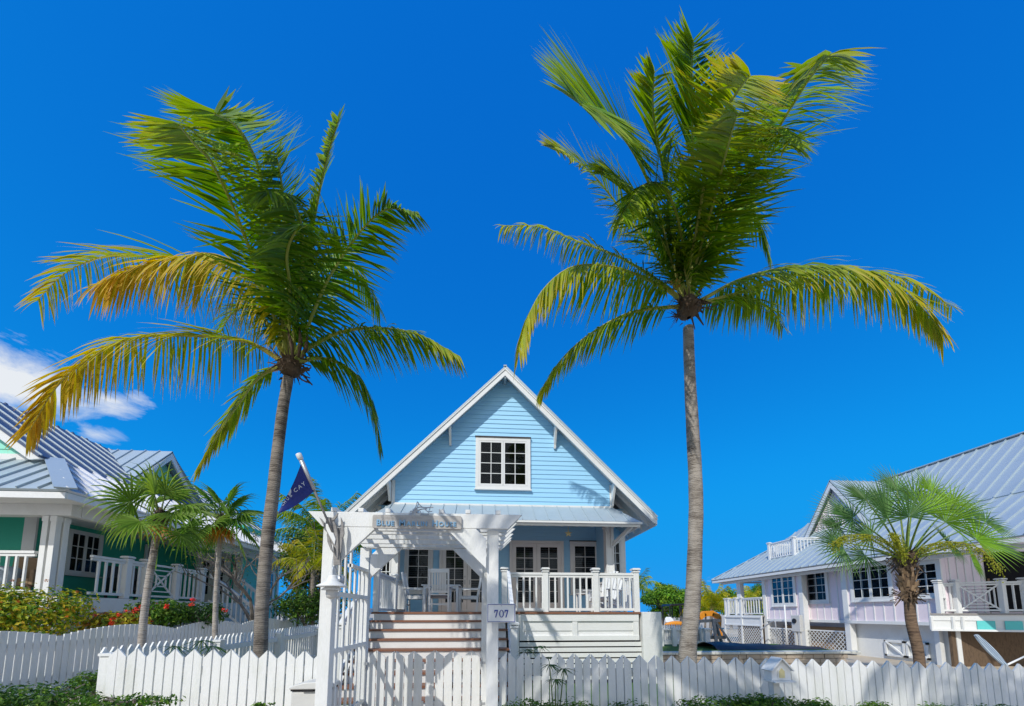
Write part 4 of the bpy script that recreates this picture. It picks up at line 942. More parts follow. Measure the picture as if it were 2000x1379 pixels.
def adirondack(loc, rot):
    t = thing('adirondack_chair', 'white adirondack chair behind the right porch railing', 'chair', (0, 0, 0))
    b = MB()
    for k in range(7):
        a = (k-3)*.075; h = .86-.05*abs(k-3)**1.6*.5; d = V((a*.35, .32, .95)).normalized()
        p0 = V((a, .18, .28)); b.beam(p0, p0+d*h, .07, .018, up=(0, 1, 0))
    b.beam((-.28, .30, .55), (.28, .30, .55), .02, .07); b.build('backrest', 'white', t)
    b = MB()
    for k in range(6): y = -.30+k*.09; b.box(-.26, .26, y, y+.075, .36-.02*k, .38-.02*k)
    for sx in (-1, 1): b.beam((sx*.24, -.34, .33), (sx*.24, .55, .06), .03, .10)
    b.build('seat', 'white', t)
    for sx in (-1, 1):
        b = MB(); b.box(sx*.31-.02, sx*.31+.02, -.33, -.24, 0, .54); b.build('leg', 'white', t)
        b = MB(); b.box(sx*.33-.07, sx*.33+.07, -.42, .38, .545, .565); b.build('armrest', 'white', t)
    t.location = loc; t.rotation_euler = (0, 0, rot); return t
adirondack((at(1183, 1190, Y=9.7).x, 9.7, ZD), math.radians(-50))
x = at(1141, 1190, Y=10.6).x
st_ = thing('side_table', 'small white slatted side table beside the adirondack chair', 'table', (x, 10.6, ZD))
b = MB()
for k in range(5): b.box(x-.2, x+.2, 10.42+k*.08, 10.49+k*.08, ZD+.5, ZD+.52)
b.build('table_top', 'white', st_)
for sx in (-1, 1):
    for sy in (-1, 1): b = MB(); b.box(x+sx*.17-.02, x+sx*.17+.02, 10.6+sy*.16-.02, 10.6+sy*.16+.02, ZD, ZD+.5); b.build('leg', 'white', st_)
# things on the green porch
def porch_chair(name, label, x, y, z, mat, rot):
    t = thing(name, label, 'chair', (0, 0, 0)); b = MB(); b.box(-.33, .33, -.33, .3, .25, .42); b.build('seat', mat, t, bevel=.02)
    b = MB(); b.prism([(-.36, .26, .3), (.36, .26, .3), (.36, .34, .95), (-.36, .34, .95)], (0, .07, 0)); b.build('backrest', mat, t, bevel=.02)
    for sx in (-1, 1):
        b = MB(); b.box(sx*.36-.035, sx*.36+.035, -.33, .33, .26, .62); b.build('armrest', mat, t, bevel=.015)
        for sy in (-1, 1): b = MB(); b.box(sx*.32-.025, sx*.32+.025, sy*.28-.025, sy*.28+.025, 0, .25); b.build('leg', mat, t)
    t.location = (x, y, z); t.rotation_euler = (0, 0, rot)
porch_chair('wicker_chair', 'brown wicker armchair at the far left of the green porch', at(44, 1100, Y=9.3).x, 9.3, 1.95, 'wood_tan', .3)
porch_chair('dark_armchair', 'dark armchair behind the railing of the green porch', -9.9, 11.3, 1.95, 'black', 1.2)
b = MB(); p = at(8, 1130, Y=9.0); b.lathe((p.x, 9.0, 1.95), [(0, 0), (.2, 0), (.24, .45), (.22, .62), (.17, .66), (0, .66)], 20)
tag(b.build('blue_barrel', 'board_blue', org=(p.x, 9.0, 1.95), smooth=True), 'pale blue rounded tub on the green porch at the left edge', 'tub')

# ------------------------------------------------------------------ beside the pink house
pm = at(1558, 1218, X=14.1)
me_ = thing('meter_box', 'white electric meter box on a post in front of the pink house', 'meter box', (pm.x, pm.y, 0))
b = MB(); b.box(14.0, 14.16, pm.y-.24, pm.y+.24, pm.z-.36, pm.z+.38); b.build('box', 'grey_plastic', me_, bevel=.015)
b = MB(); b.tube([(13.96, pm.y+.05, pm.z+.12), (14.0, pm.y+.05, pm.z+.12)], .11, 16); b.build('dial', 'black', me_)
b = MB(); b.box(14.03, 14.12, pm.y-.16, pm.y-.06, -.1, pm.z-.36); b.box(14.03, 14.12, pm.y+.06, pm.y+.16, -.1, pm.z-.36); b.build('post', 'grey_plastic', me_)
p0 = at(1538, 1262, X=14.0); b = MB(); b.tube([(14.0, p0.y, -.1), (14.0, p0.y, 2.0)], .035, 8); tag(b.build('vent_pipe', 'white', org=(14, p0.y, 0), smooth=True), 'thin white standpipe left of the meter box', 'pipe')
p1 = at(1517, 1250, X=14.0); b = MB(); b.tube(sm([(14.0, p1.y, -.1), (14.0, p1.y, 1.05), (13.98, p1.y+.1, 1.22), (13.95, p1.y+.55, 1.0), (13.9, p1.y+.9, .75)]), .03, 8); tag(b.build('outdoor_shower', 'grey_metal', org=(14, p1.y, 0), smooth=True), 'bent grey shower pipe under the pink house', 'pipe')
# black tarp on the terrace
b = MB(); nx, ny = 40, 8; xa, xb = at(1386, 1270, Y=11.2).x, 10.05; vs = []; fs = []
for i in range(nx+1):
    for j in range(ny+1):
        fx, fy = i/nx, j/ny; x = xa+(xb-xa)*fx; y = 10.85+1.1*fy
        z = .545+.20*(1-fx*.82)*math.sin(math.pi*min(1, fy*1.0+.0))**.6+.05*mnoise.noise(V((x*2.2, y*3, 1)))*(math.sin(math.pi*fy)) if 0 < j < ny else .545
        vs.append((x+(.08*mnoise.noise(V((y*3, x, 0))) if i in (0, nx) else 0), y, z))
for i in range(nx):
    for j in range(ny): a = i*(ny+1)+j; fs.append((a, a+ny+1, a+ny+2, a+1))
b.add(vs, fs); tag(b.build('black_tarp', 'tarp', org=(8, 11.4, .54), smooth=True), 'crumpled black plastic sheeting lying on top of the stone wall', 'tarp')
# weathered trestle
x0 = at(1392, 1240, Y=12.55).x
tr_ = thing('wooden_trestle', 'weathered grey wooden trestle beside the white corner post', 'trestle', (x0, 12.6, .54))
b = MB(); b.beam((x0-.55, 12.6, 1.33), (x0+.28, 12.6, 1.36), .16, .10); b.build('top_rail', 'wood_grey', tr_)
for p, q in (((x0+.02, 12.5, 1.42), (x0+.0, 12.35, .54)), ((x0+.16, 12.66, 1.4), (x0+.50, 12.85, .54)), ((x0-.5, 12.5, 1.4), (x0-.62, 12.35, .54)), ((x0+.12, 12.5, 1.3), (x0+.52, 12.3, .54))):
    b = MB(); b.beam(p, q, .09, .06); b.build('leg', 'wood_grey', tr_)
b = MB(); b.beam((x0-.55, 12.5, .8), (x0+.42, 12.5, .8), .03, .11); b.build('brace', 'wood_grey', tr_)
# surfboard and pole near the big deck
p0 = at(1908, 1240, Y=9.3); p1 = at(1968, 1302, Y=9.0); d = (p1-p0); n_ = 14
sf_ = thing('surfboard', 'blue-grey striped surfboard leaning below the raised deck at the right', 'surfboard', p1)
side = d.normalized().cross(V((0, 1, 0))).normalized()
def board(w, y0, mat, name, th, cx=0):
    prof = [(t/n_, w*math.sin(math.pi*min(1, .06+t/n_*.9))**.6) for t in range(n_+1)]
    L_ = [p0+d*t+side*(cx+h)+V((0, y0, 0)) for t, h in prof]; R_ = [p0+d*t+side*(cx-h)+V((0, y0, 0)) for t, h in prof][::-1]
    b = MB(); b.prism(L_+R_, (0, th, 0)); b.build(name, mat, sf_, bevel=.004 if name == 'deck' else 0)
board(.09, 0, 'board_blue', 'deck', .05)
board(.012, -.003, 'board_stripe', 'stripe', .002); board(.010, -.003, 'board_stripe', 'stripe', .002, .045); board(.010, -.003, 'board_stripe', 'stripe', .002, -.045)
b = MB(); b.tube([at(1966, 1299, Y=9.2), at(2010, 1278, Y=9.6)], .022, 8); tag(b.build('white_pole', 'white', org=at(1966, 1299, Y=9.2), smooth=True), 'white pole lying aslant beside the surfboard', 'pole')
# furniture on the big deck
o0 = at(1848, 1111, Y=12.3); o1 = at(1862, 1133, Y=12.3); o2 = at(1926, 1116, Y=12.2)
b = MB(); b.beam(o0, o1, .06, .07); b.beam(o0, o2, .04, .06); b.beam(o2, (o2.x+.12, o2.y, 1.62), .05, .07); b.beam(o1, (o1.x+.45, o1.y, 1.62), .05, .07)
b.beam(o0+V((.05, .5, -.02)), V((o0.x+.3, o0.y+.5, 1.62)), .05, .06); b.beam(o0, o0+V((.05, .5, -.02)), .04, .05)
tag(b.build('orange_frame', 'orange', org=(o0.x, 12.3, 1.6)), 'bright orange trestle frame standing on the raised deck', 'frame')
dk = thing('wooden_deck_chair', 'light wooden folding chair behind the cross-pattern railing', 'chair', (0, 0, 0))
b = MB()
for k in range(5): b.beam((-.25, -.2+k*.1, .40+.01*k), (.25, -.2+k*.1, .40+.01*k), .08, .02)
b.build('seat', 'wood_tan', dk)
b = MB()
for k in range(5): b.beam((-.25, .25+k*.04, .5+k*.12), (.25, .25+k*.04, .5+k*.12), .02, .09)
b.beam((-.26, .2, .3), (-.26, .45, 1.1), .04, .03); b.beam((.26, .2, .3), (.26, .45, 1.1), .04, .03); b.build('backrest', 'wood_tan', dk)
for sx in (-1, 1):
    b = MB(); b.beam((sx*.27, -.3, 0), (sx*.27, .25, .55), .03, .04); b.build('leg', 'wood_tan', dk)
    b = MB(); b.beam((sx*.23, .4, 0), (sx*.23, -.25, .42), .03, .04); b.build('leg', 'wood_tan', dk)
q = at(1905, 1190, Y=11.7); dk.location = (q.x, 11.7, 1.6); dk.rotation_euler = (0, 0, 2.4)

# ------------------------------------------------------------------ yard things far right
ex = thing('excavator', 'orange-yellow mini excavator with its arm raised behind the white fence', 'excavator', (13.5, 25, -.2))
def ue(u, v, Y=25.0): return at(u, v, Y=Y)
def chain(pts, w, h, name, mat='orange', Y=25.0):
    b = MB(); P = [ue(u, v, Y) for u, v in pts]
    for i in range(len(P)-1): b.beam(P[i], P[i+1]+(P[i+1]-P[i]).normalized()*h*.25, w, h)
    return b.build(name, mat, ex, bevel=.02)
chain([(1345, 1217), (1364, 1208), (1374, 1199), (1390, 1198), (1401, 1204)], .26, .36, 'boom')
chain([(1398, 1199), (1405, 1206), (1404, 1236)], .2, .22, 'stick')
chain([(1371, 1203), (1388, 1196)], .08, .10, 'cylinder', 'black')
b = MB(); P = ue(1330, 1225); b.box(P.x-.7, P.x+.7, 24.6, 25.8, .2, 1.0); b.build('engine_body', 'orange', ex, bevel=.05)
b = MB(); b.box(P.x-.8, P.x+.9, 24.3, 24.65, -.2, .25); b.box(P.x-.8, P.x+.9, 25.6, 25.95, -.2, .25); b.build('track', 'black', ex, bevel=.08)
b = MB(); P = ue(1403, 1243); b.prism([(P.x-.2, 24.8, P.z+.3), (P.x+.15, 24.8, P.z+.3), (P.x+.25, 24.8, P.z-.1), (P.x-.25, 24.8, P.z-.3)], (0, .4, 0)); b.build('bucket', 'orange', ex)
gc = thing('golf_cart', 'golf cart with dark canopy parked behind the white fence', 'golf cart', (at(1318, 1200, Y=24).x, 24, -.2))
g0, g1 = at(1297, 1182, Y=24), at(1338, 1182, Y=24)
b = MB(); b.prism([(g0.x, 23.3, g0.z-.08), (g0.x+.1, 23.3, g0.z+.06), (g1.x, 23.3, g0.z+.10), (g1.x, 23.3, g0.z-.0)], (0, 1.2, 0)); b.build('canopy', 'black', gc, bevel=.03)
for x in (g0.x+.08, g0.x+.72, g1.x-.05):
    for y in (23.4, 24.4): b = MB(); b.beam((x, y, g0.z), (x, y, .6), .05, .05); b.build('canopy_pole', 'black', gc)
b = MB(); b.box(g0.x-.2, g1.x+.3, 23.3, 24.5, .1, .65); b.build('body', 'black', gc, bevel=.08)
for x in (g0.x+.1, g1.x): b = MB(); b.tube([(x, 23.2, .02), (x, 23.4, .02)], .22, 16); b.build('wheel', 'black', gc)
k0 = at(1317, 1218, Y=20)
b = MB(); P = [(k0.x-.55+1.3*t, 20, k0.z-.05+.06*math.sin(math.pi*t)) for t in [i/8 for i in range(9)]]
b.tube(P, [.02, .08, .11, .13, .13, .13, .11, .08, .02], 10); tag(b.build('kayak', 'orange', org=(k0.x, 20, k0.z-.2), smooth=True), 'orange kayak hull lying behind the low white fence', 'kayak')
b = MB(); b.box(k0.x-.5, k0.x-.4, 19.9, 20.1, -.1, k0.z-.15); b.box(k0.x+.4, k0.x+.5, 19.9, 20.1, -.1, k0.z-.15); b.box(k0.x-.55, k0.x+.7, 19.95, 20.05, k0.z-.2, k0.z-.15); tag(b.build('kayak_rack', 'wood_grey', org=(k0.x, 20, 0)), 'low grey wooden rack holding the orange kayak', 'rack')
wc = at(1310, 1212, Y=21)
wch = thing('lawn_chair', 'white plastic lawn chair behind the low white fence', 'chair', (wc.x, 21, 0))
b = MB(); b.prism([(wc.x-.28, 21, wc.z-.1), (wc.x+.22, 21, wc.z-.1), (wc.x+.18, 21.12, wc.z+.12), (wc.x+.08, 21.15, wc.z+.2), (wc.x-.16, 21.15, wc.z+.2), (wc.x-.25, 21.12, wc.z+.12)], (0, .05, 0)); b.build('backrest', 'white', wch, bevel=.02)
b = MB(); b.box(wc.x-.28, wc.x+.24, 20.55, 21.0, wc.z-.5, wc.z-.45); b.build('seat', 'white', wch)
for sx in (-.26, .22):
    for y in (20.6, 21.0): b = MB(); b.beam((wc.x+sx, y, -.06), (wc.x+sx, y, wc.z-.45), .04, .04); b.build('leg', 'white', wch)

# ------------------------------------------------------------------ plants
G1 = (.022, .10, .004); G2 = (.13, .30, .005); YG_ = (.42, .46, .008); OR = (.62, .32, .02); DK = (.018, .055, .010)
Z = V((0, 0, 1))
class Curve:
    def __init__(s, pts, n=40):
        s.p = sm(pts, max(4, n//max(1, len(pts)-1))); s.l = [0]
        for i in range(1, len(s.p)): s.l.append(s.l[-1]+(s.p[i]-s.p[i-1]).length)
        s.L = s.l[-1]
    def at(s, t):
        d = t*s.L; i = 1
        while i < len(s.l)-1 and s.l[i] < d: i += 1
        a, b = s.l[i-1], s.l[i]; f = (d-a)/(b-a) if b > a else 0
        return s.p[i-1].lerp(s.p[i], max(0, min(1, f))), (s.p[i]-s.p[i-1]).normalized()
def leaflet(b, p, d, w, ln, T, grav, wind, ca, cb, n=4):
    """narrow drooping blade"""
    seg = ln/n; P = [p]; D = []; tw = rnd.gauss(.30, .22)
    for i in range(n):
        k = (i+.5)/n; d = (d+V((0, 0, -1))*grav*(.62 if i == 0 else .42 if i == 1 else .16)+wind*k*.5).normalized(); P.append(P[-1]+d*seg); D.append(d)
    vs = []; cs = []
    for i in range(n+1):
        di = D[min(i, n-1)]; W = T-di*T.dot(di)
        if W.length < .05: W = di.cross(Z)
        W.normalize(); W = W*math.cos(tw)+di.cross(W)*math.sin(tw); f = (i/n); ww = w*(.55+.45*min(1, f*4))*(1-f**2.2)*.5 if i < n else 0
        if i < n: vs += [P[i]-W*ww, P[i]+W*ww]; c = lerp3(ca, cb, f**1.6); cs += [c, c]
        else: vs.append(P[i]); cs.append(cb)
    fs = [(2*i, 2*i+1, 2*i+3, 2*i+2) for i in range(n-1)]+[(2*n-2, 2*n-1, 2*n)]
    o = len(b.v); b.v += vs; b.c += cs; b.f += [tuple(q+o for q in f) for f in fs]
def frond(par, pts, lmax=.62, n=78, droop=1.0, nrm=(0, 0, 1), wind=(0, 0, 0), y0=0.0, y1=.5, tipy=.4, spread=68, start=.12, rr=.028, w=.034, tap=.42, name='frond'):
    n = int(n*1.45); w = w*1.12; ph_ = rnd.uniform(0, 99); c = Curve(pts); b = MB(); nr = V(nrm); wind = V(wind)
    rp = []; rad = []
    for i in range(25):
        t = i/24; p, T = c.at(t); rp.append(p); rad.append(rr*(1-t)**.8+.004+.030*math.exp(-t*16))
    b.col = lerp3((.50, .54, .14), (.58, .48, .12), y1*.7); b.tube(rp, rad, 6)
    for i in range(n):
        for s in (-1, 1):
            t = start+(1-start)*(i+rnd.uniform(0, .8))/n
            if rnd.random() < .04 or mnoise.noise(V((t*22, s*5, ph_+7))) > .52: continue
            p, T = c.at(min(t, .998))
            N = (nr-T*nr.dot(T)); N = N.normalized() if N.length > .05 else T.orthogonal().normalized()
            S = T.cross(N).normalized(); a = math.radians(spread*(1-t*tap)+rnd.uniform(-7, 7)+5*mnoise.noise(V((t*16, s*9, ph_))))
            d = (T*math.cos(a)+S*s*math.sin(a)+N*rnd.uniform(.02, .20)).normalized()
            prof = min(1, .50+(t-start)*3.2)*(1-.52*max(0, t-.5)/.5)
            ln = lmax*1.38*prof*rnd.uniform(.78, 1.08)
            yy = max(0, min(1, y0+(y1-y0)*t**1.2+rnd.uniform(-.15, .12)))
            base = lerp3(lerp3(G1, G2, rnd.random()), YG_, min(1, yy*1.5)); base = lerp3(base, OR, max(0, yy-.55)*1.6)
            tip = lerp3(base, OR if yy > .3 else YG_, min(1, tipy*rnd.uniform(.5, 1.3)))
            leaflet(b, p+N*.005, d, w*rnd.uniform(.85, 1.1), ln, T, droop*rnd.uniform(.6, 1.35)*(1+.5*mnoise.noise(V((t*12, s*3, ph_+3)))), wind, jit(base), jit(tip))
    return b.build(name, 'leaf', par, color=True)
def trunk(par, pts, rads, mat='bark_palm', n=14, wob=.03, ring=.055, name='trunk'):
    c = Curve(pts, 60); b = MB(); L_ = c.L; m_ = int(L_/(ring/2)); P = []; R_ = []
    for i in range(m_+1):
        t = i/m_; p, T = c.at(t); k = t*(len(rads)-1); j = min(int(k), len(rads)-2); r = rads[j]+(rads[j+1]-rads[j])*(k-j)
        P.append(p+V((mnoise.noise(V((0, 0, p.z*1.3)))*.01, 0, 0))); R_.append(r*(1+(.016 if i % 2 == 0 else -.010)*rnd.uniform(-.3, 1.2)+wob*mnoise.noise(V((p.x*3, 5, p.z*2.2)))))
    b.tube(P, R_, n); return b.build(name, mat, par, smooth=True)
def boot(par, c, r, h, name='leaf_base', mat='fibre'):
    b = MB(); c = V(c)
    prof = []
    for i in range(9):
        t = i/8; prof.append((r*(.50+.60*math.sin(math.pi*min(1, t*1.05)))*(1 if 0 < i < 8 else .35), -h*.35+h*t))
    o = len(b.v); b.lathe(c, prof, 16)
    for i in range(o, len(b.v)): q = b.v[i]; k = mnoise.noise(q*9)*.35+mnoise.noise(q*23)*.2; b.v[i] = q+(q-c)*k*.5
    for k in range(90):
        a = rnd.uniform(0, 6.283); rr = r*rnd.uniform(.7, 1.15); p = c+V((rr*math.cos(a), rr*math.sin(a), h*rnd.uniform(-.25, .5)))
        d = V((math.cos(a), math.sin(a), rnd.uniform(-1.6, 1.2))).normalized(); t = d.cross(Z).normalized()*rnd.uniform(.008, .035)
        q = p+d*rnd.uniform(.06, .26)*(r/.17); b.add([p-t, p+t, q+t*.3, q-t*.3+V((0, 0, -.02))], [(0, 1, 2, 3)])
    return b.build(name, mat, par, smooth=False)
def px(pts, Y0, dy):
    n = len(pts)-1; out = []
    for i, (u, v) in enumerate(pts):
        t = i/n; dd = dy*(t**1.2) if isinstance(dy, (int, float)) else dy[i]
        out.append(at(u, v, Y=Y0+dd))
    return out

def px2(pts, C, Y0, side, Lc=3.9):
    u, v = pts[-1]; d = (CR @ V(((u-1000)/F, -(v-PY)/F, -1))).normalized(); m_ = C-EYE; tc_ = m_.dot(d); h2 = m_.length_squared-tc_*tc_
    k = Lc*Lc-h2; t = tc_+(0 if k <= 0 else side*math.sqrt(k)); P = EYE+d*t
    return px(pts, Y0, P.y-Y0)
# the left coconut palm
YL = 6.3
pl_ = thing('coconut_palm', 'leaning coconut palm left of the blue house with yellowing lower fronds', 'palm tree', at(508, 1300, Y=YL))
trunk(pl_, [V((at(508, 1290, Y=YL).x-.0, YL, .0))]+px([(509, 1262), (512, 1180), (522, 1060), (538, 920), (551, 810), (563, 738)], YL, 0), [.110, .098, .094, .092, .090, .084, .08])
cl = at(566, 722, Y=YL); boot(pl_, cl, .17, .34)
K = .8
def LF(pts, dy, L_=4.6, **k):
    up_ = pts[-1][1] < 560
    if up_: k['lmax'] *= .90; k['w'] = .038; k['y1'] *= .6; k['droop'] *= .55; k['tap'] = .62; k['wind'] = V(k.get('wind', (0, 0, 0)))*.5; L_ = L_ if pts[-1][1] < 330 else 2.7
    frond(pl_, [cl+V((0, 0, .05))]+(px2(pts, cl, YL, (-1 if dy < 1.2 else -.35) if up_ else (1 if dy > 0 else -1), L_ if up_ else 3.0), px(pts, YL, dy))[0 if up_ else 1], **k)
LF([(500, 600), (420, 535), (339, 508), (254, 500), (187, 505), (125, 535), (72, 588)], .9, lmax=.8, droop=.9, y0=.05, y1=.75, tipy=.7)
LF([(543, 607), (498, 550), (447, 508), (396, 497), (290, 515), (180, 560)], -.8, lmax=.85, droop=1.5, y0=.45, y1=1.0, tipy=.7, n=88)
LF([(526, 690), (481, 667), (396, 656), (271, 658), (187, 692), (113, 752), (57, 842)], -.3, lmax=.78, droop=1.1, y0=.25, y1=1.1, tipy=.7, n=92)
LF([(530, 722), (500, 742), (464, 790), (424, 850), (388, 915)], -.35, lmax=.5, droop=.7, y0=.1, y1=.55, tipy=.6, n=60)
LF([(611, 700), (660, 708), (700, 738), (727, 790), (742, 868)], .2, lmax=.58, droop=.9, y0=0, y1=.1, tipy=.25, n=62)
LF([(600, 682), (667, 648), (747, 641), (820, 655), (893, 694)], -.2, lmax=.62, droop=1.1, y0=0, y1=.35, tipy=.4, n=72)
LF([(600, 641), (639, 550), (696, 462), (752, 410), (812, 416)], .7, lmax=.7, droop=.9, y0=.0, y1=.15, tipy=.3, nrm=(0, 0, 1), n=72)
LF([(583, 612), (611, 443), (633, 330), (662, 232)], 1.3, lmax=.42, droop=.15, y0=0, y1=.35, nrm=(-.3, -1, .2), spread=45, n=64)
LF([(575, 640), (590, 528), (590, 443), (566, 386), (520, 372)], -1.5, lmax=.85, droop=1.1, y0=.1, y1=.25, tipy=.25, nrm=(0, -.6, 1), n=80, spread=75)
LF([(543, 641), (492, 499), (452, 397), (413, 318), (384, 285), (350, 245)], .3, lmax=.85, droop=.6, wind=(-.1, 0, .2), y0=0, y1=.5, tipy=.4, nrm=(.25, -1, .1), n=96, spread=60)
LF([(554, 612), (526, 443), (509, 341), (484, 280), (455, 240), (418, 222)], 1.0, lmax=.85, droop=.25, wind=(-.1, 0, .3), y0=0, y1=.4, nrm=(.2, -1, 0), n=90, spread=58)
LF([(560, 560), (555, 430), (550, 360), (540, 300)], 1.8, lmax=.6, droop=.3, y0=0, y1=.3, nrm=(0, -1, .1), wind=(-.2, 0, 0), n=62)
LF([(578, 640), (600, 560), (640, 500), (690, 520), (740, 600)], 1.4, lmax=.7, droop=1.1, y0=0, y1=.2, n=64)
LF([(548, 650), (500, 600), (455, 610), (420, 670)], 1.5, lmax=.6, droop=1.2, y0=0, y1=.3, n=50)
LF([(565, 640), (566, 560), (560, 500), (575, 455), (600, 440)], .5, lmax=.75, droop=1.0, y0=0, y1=.15, nrm=(0, -.6, 1), n=60, spread=75)
b = MB()
for u, v, uu, vv in ((590, 700, 600, 655), (572, 700, 560, 640), (583, 698, 585, 640)): b.tube([at(u, v, Y=YL-.15), at((u+uu)/2+3, (v+vv)/2, Y=YL-.2), at(uu, vv, Y=YL-.2)], [.02, .035, .008], 7)
b.build('flower_sheath', 'fibre', pl_, smooth=True)

# the right coconut palm
YR_ = 7.0
pr = thing('coconut_palm', 'tall coconut palm right of the blue house with upright green fronds', 'palm tree', at(1343, 1300, Y=YR_))
trunk(pr, [V((at(1341, 1290, Y=YR_).x, YR_, .05))]+px([(1343, 1275), (1352, 1180), (1357, 1080), (1359, 960), (1353, 840), (1347, 730), (1344, 640)], YR_, 0), [.185, .15, .135, .13, .127, .118, .106, .10], 'bark_palm_pale')
cr = at(1345, 606, Y=YR_); boot(pr, cr, .21, .46)
def RF(pts, dy, L_=5.7, **k):
    up_ = pts[-1][1] < 430
    if up_: k['lmax'] *= .98; k['w'] = .042; k['y1'] *= .7; k['droop'] *= .55; k['tap'] = .62; k['wind'] = V(k.get('wind', (0, 0, 0)))*.5; L_ = L_ if pts[-1][1] < 240 else 3.4
    frond(pr, [cr+V((0, 0, .05))]+(px2(pts, cr, YR_, -1 if dy < 1.2 else -.35, L_) if up_ else px(pts, YR_, dy)), **k)
RF([(1298, 557), (1211, 503), (1124, 470), (1054, 443), (979, 441)], .8, lmax=.52, droop=1.3, y0=.1, y1=.6, tipy=.5, n=70)
RF([(1298, 563), (1211, 525), (1124, 520), (1066, 560), (1031, 620), (1014, 684)], -.6, lmax=.85, droop=1.6, y0=.2, y1=.6, tipy=.6, n=76, w=.042)
RF([(1304, 600), (1228, 612), (1153, 652), (1095, 704), (1054, 768)], .4, lmax=.58, droop=1.1, y0=0, y1=.5, tipy=.5, n=64)
RF([(1385, 578), (1443, 547), (1530, 524), (1646, 522), (1733, 551), (1797, 597), (1842, 652)], -.4, lmax=.92, droop=1.5, y0=.12, y1=.6, tipy=.6, n=96, w=.038)
RF([(1385, 588), (1450, 570), (1560, 535), (1690, 530), (1780, 550), (1860, 600)], .6, lmax=.6, droop=1.2, y0=.1, y1=.6, tipy=.6, n=76)
RF([(1385, 590), (1440, 582), (1500, 600), (1530, 640)], .8, lmax=.5, droop=1.3, y0=0, y1=.4, n=44)
RF([(1391, 522), (1455, 360), (1507, 273), (1548, 205), (1580, 155), (1620, 108)], .9, lmax=1.0, droop=.8, y0=.02, y1=.45, nrm=(-.3, -1, .2), n=104, spread=60)
RF([(1345, 522), (1352, 348), (1353, 250), (1351, 150), (1354, 80)], 1.4, L_=5.6, lmax=.95, droop=.15, y0=0, y1=.25, nrm=(0, -1, .3), n=92, spread=52, wind=(.0, 0, .2))
RF([(1313, 522), (1281, 394), (1240, 302), (1198, 245), (1162, 212), (1132, 205)], -.9, L_=5.2, lmax=1.15, droop=.25, y0=.0, y1=.25, nrm=(.3, -1, .2), n=110, spread=80)
RF([(1344, 534), (1362, 441), (1382, 325), (1408, 232), (1436, 185), (1462, 150)], -1.2, lmax=.9, droop=.45, y0=.15, y1=.7, tipy=.5, nrm=(.1, -1, .2), n=92, spread=64)
RF([(1368, 522), (1414, 390), (1456, 300), (1500, 250), (1540, 280)], -.3, lmax=.95, droop=1.0, y0=.1, y1=.35, nrm=(0, -.8, .5), n=84, w=.036)
RF([(1298, 522), (1211, 406), (1153, 336), (1107, 302), (1082, 288)], 1.2, lmax=.8, droop=.5, y0=.1, y1=.7, nrm=(.2, -1, .3), n=76, spread=74)
RF([(1321, 493), (1298, 348), (1277, 232), (1277, 139)], 1.9, lmax=.85, droop=.2, y0=.05, y1=.45, nrm=(0, -1, .2), n=70, spread=50)
RF([(1340, 520), (1325, 430), (1300, 370), (1260, 360), (1215, 420)], .6, lmax=.8, droop=1.2, y0=.05, y1=.3, nrm=(0, -.5, 1), n=74)
RF([(1360, 530), (1395, 460), (1410, 400), (1450, 350), (1480, 340)], 1.6, lmax=.75, droop=.8, y0=.0, y1=.3, nrm=(0, -.7, .7), n=66)
RF([(1315, 520), (1270, 430), (1222, 365), (1178, 335)], .5, L_=3.6, lmax=.85, droop=.6, y0=.05, y1=.4, nrm=(.2, -1, .3), n=80, spread=76)
RF([(1358, 520), (1392, 400), (1418, 300), (1440, 222)], .9, L_=4.0, lmax=.95, droop=.6, y0=.1, y1=.5, nrm=(-.1, -1, .3), n=84, spread=70)
RF([(1352, 520), (1390, 440), (1436, 395), (1480, 430), (1502, 500)], .6, lmax=.75, droop=1.2, y0=.0, y1=.25, nrm=(0, -.5, 1), n=70)
RF([(1338, 530), (1300, 450), (1250, 415), (1200, 432)], .5, lmax=.7, droop=1.3, y0=.1, y1=.4, n=66)
b = MB(); ic = at(1318, 552, Y=YR_-.15)
for k in range(26):
    p = ic+V((rnd.gauss(0, .07), rnd.gauss(0, .06), rnd.gauss(0, .08))); q = ic+V((.05, .05, -.12)); b.col = jit((.45, .40, .05)); b.tube([q, (p+q)/2+V((0, 0, .03)), p], [.006, .005, .003], 4)
    r = rnd.uniform(.012, .028); b.col = jit((.42, .42, .06) if rnd.random() < .7 else (.5, .3, .05)); b.lathe(p, [(0, -r), (r*.8, -r*.5), (r, 0), (r*.75, r*.6), (0, r)], 7)
b.build('young_coconuts', 'leaf', pr, color=True)

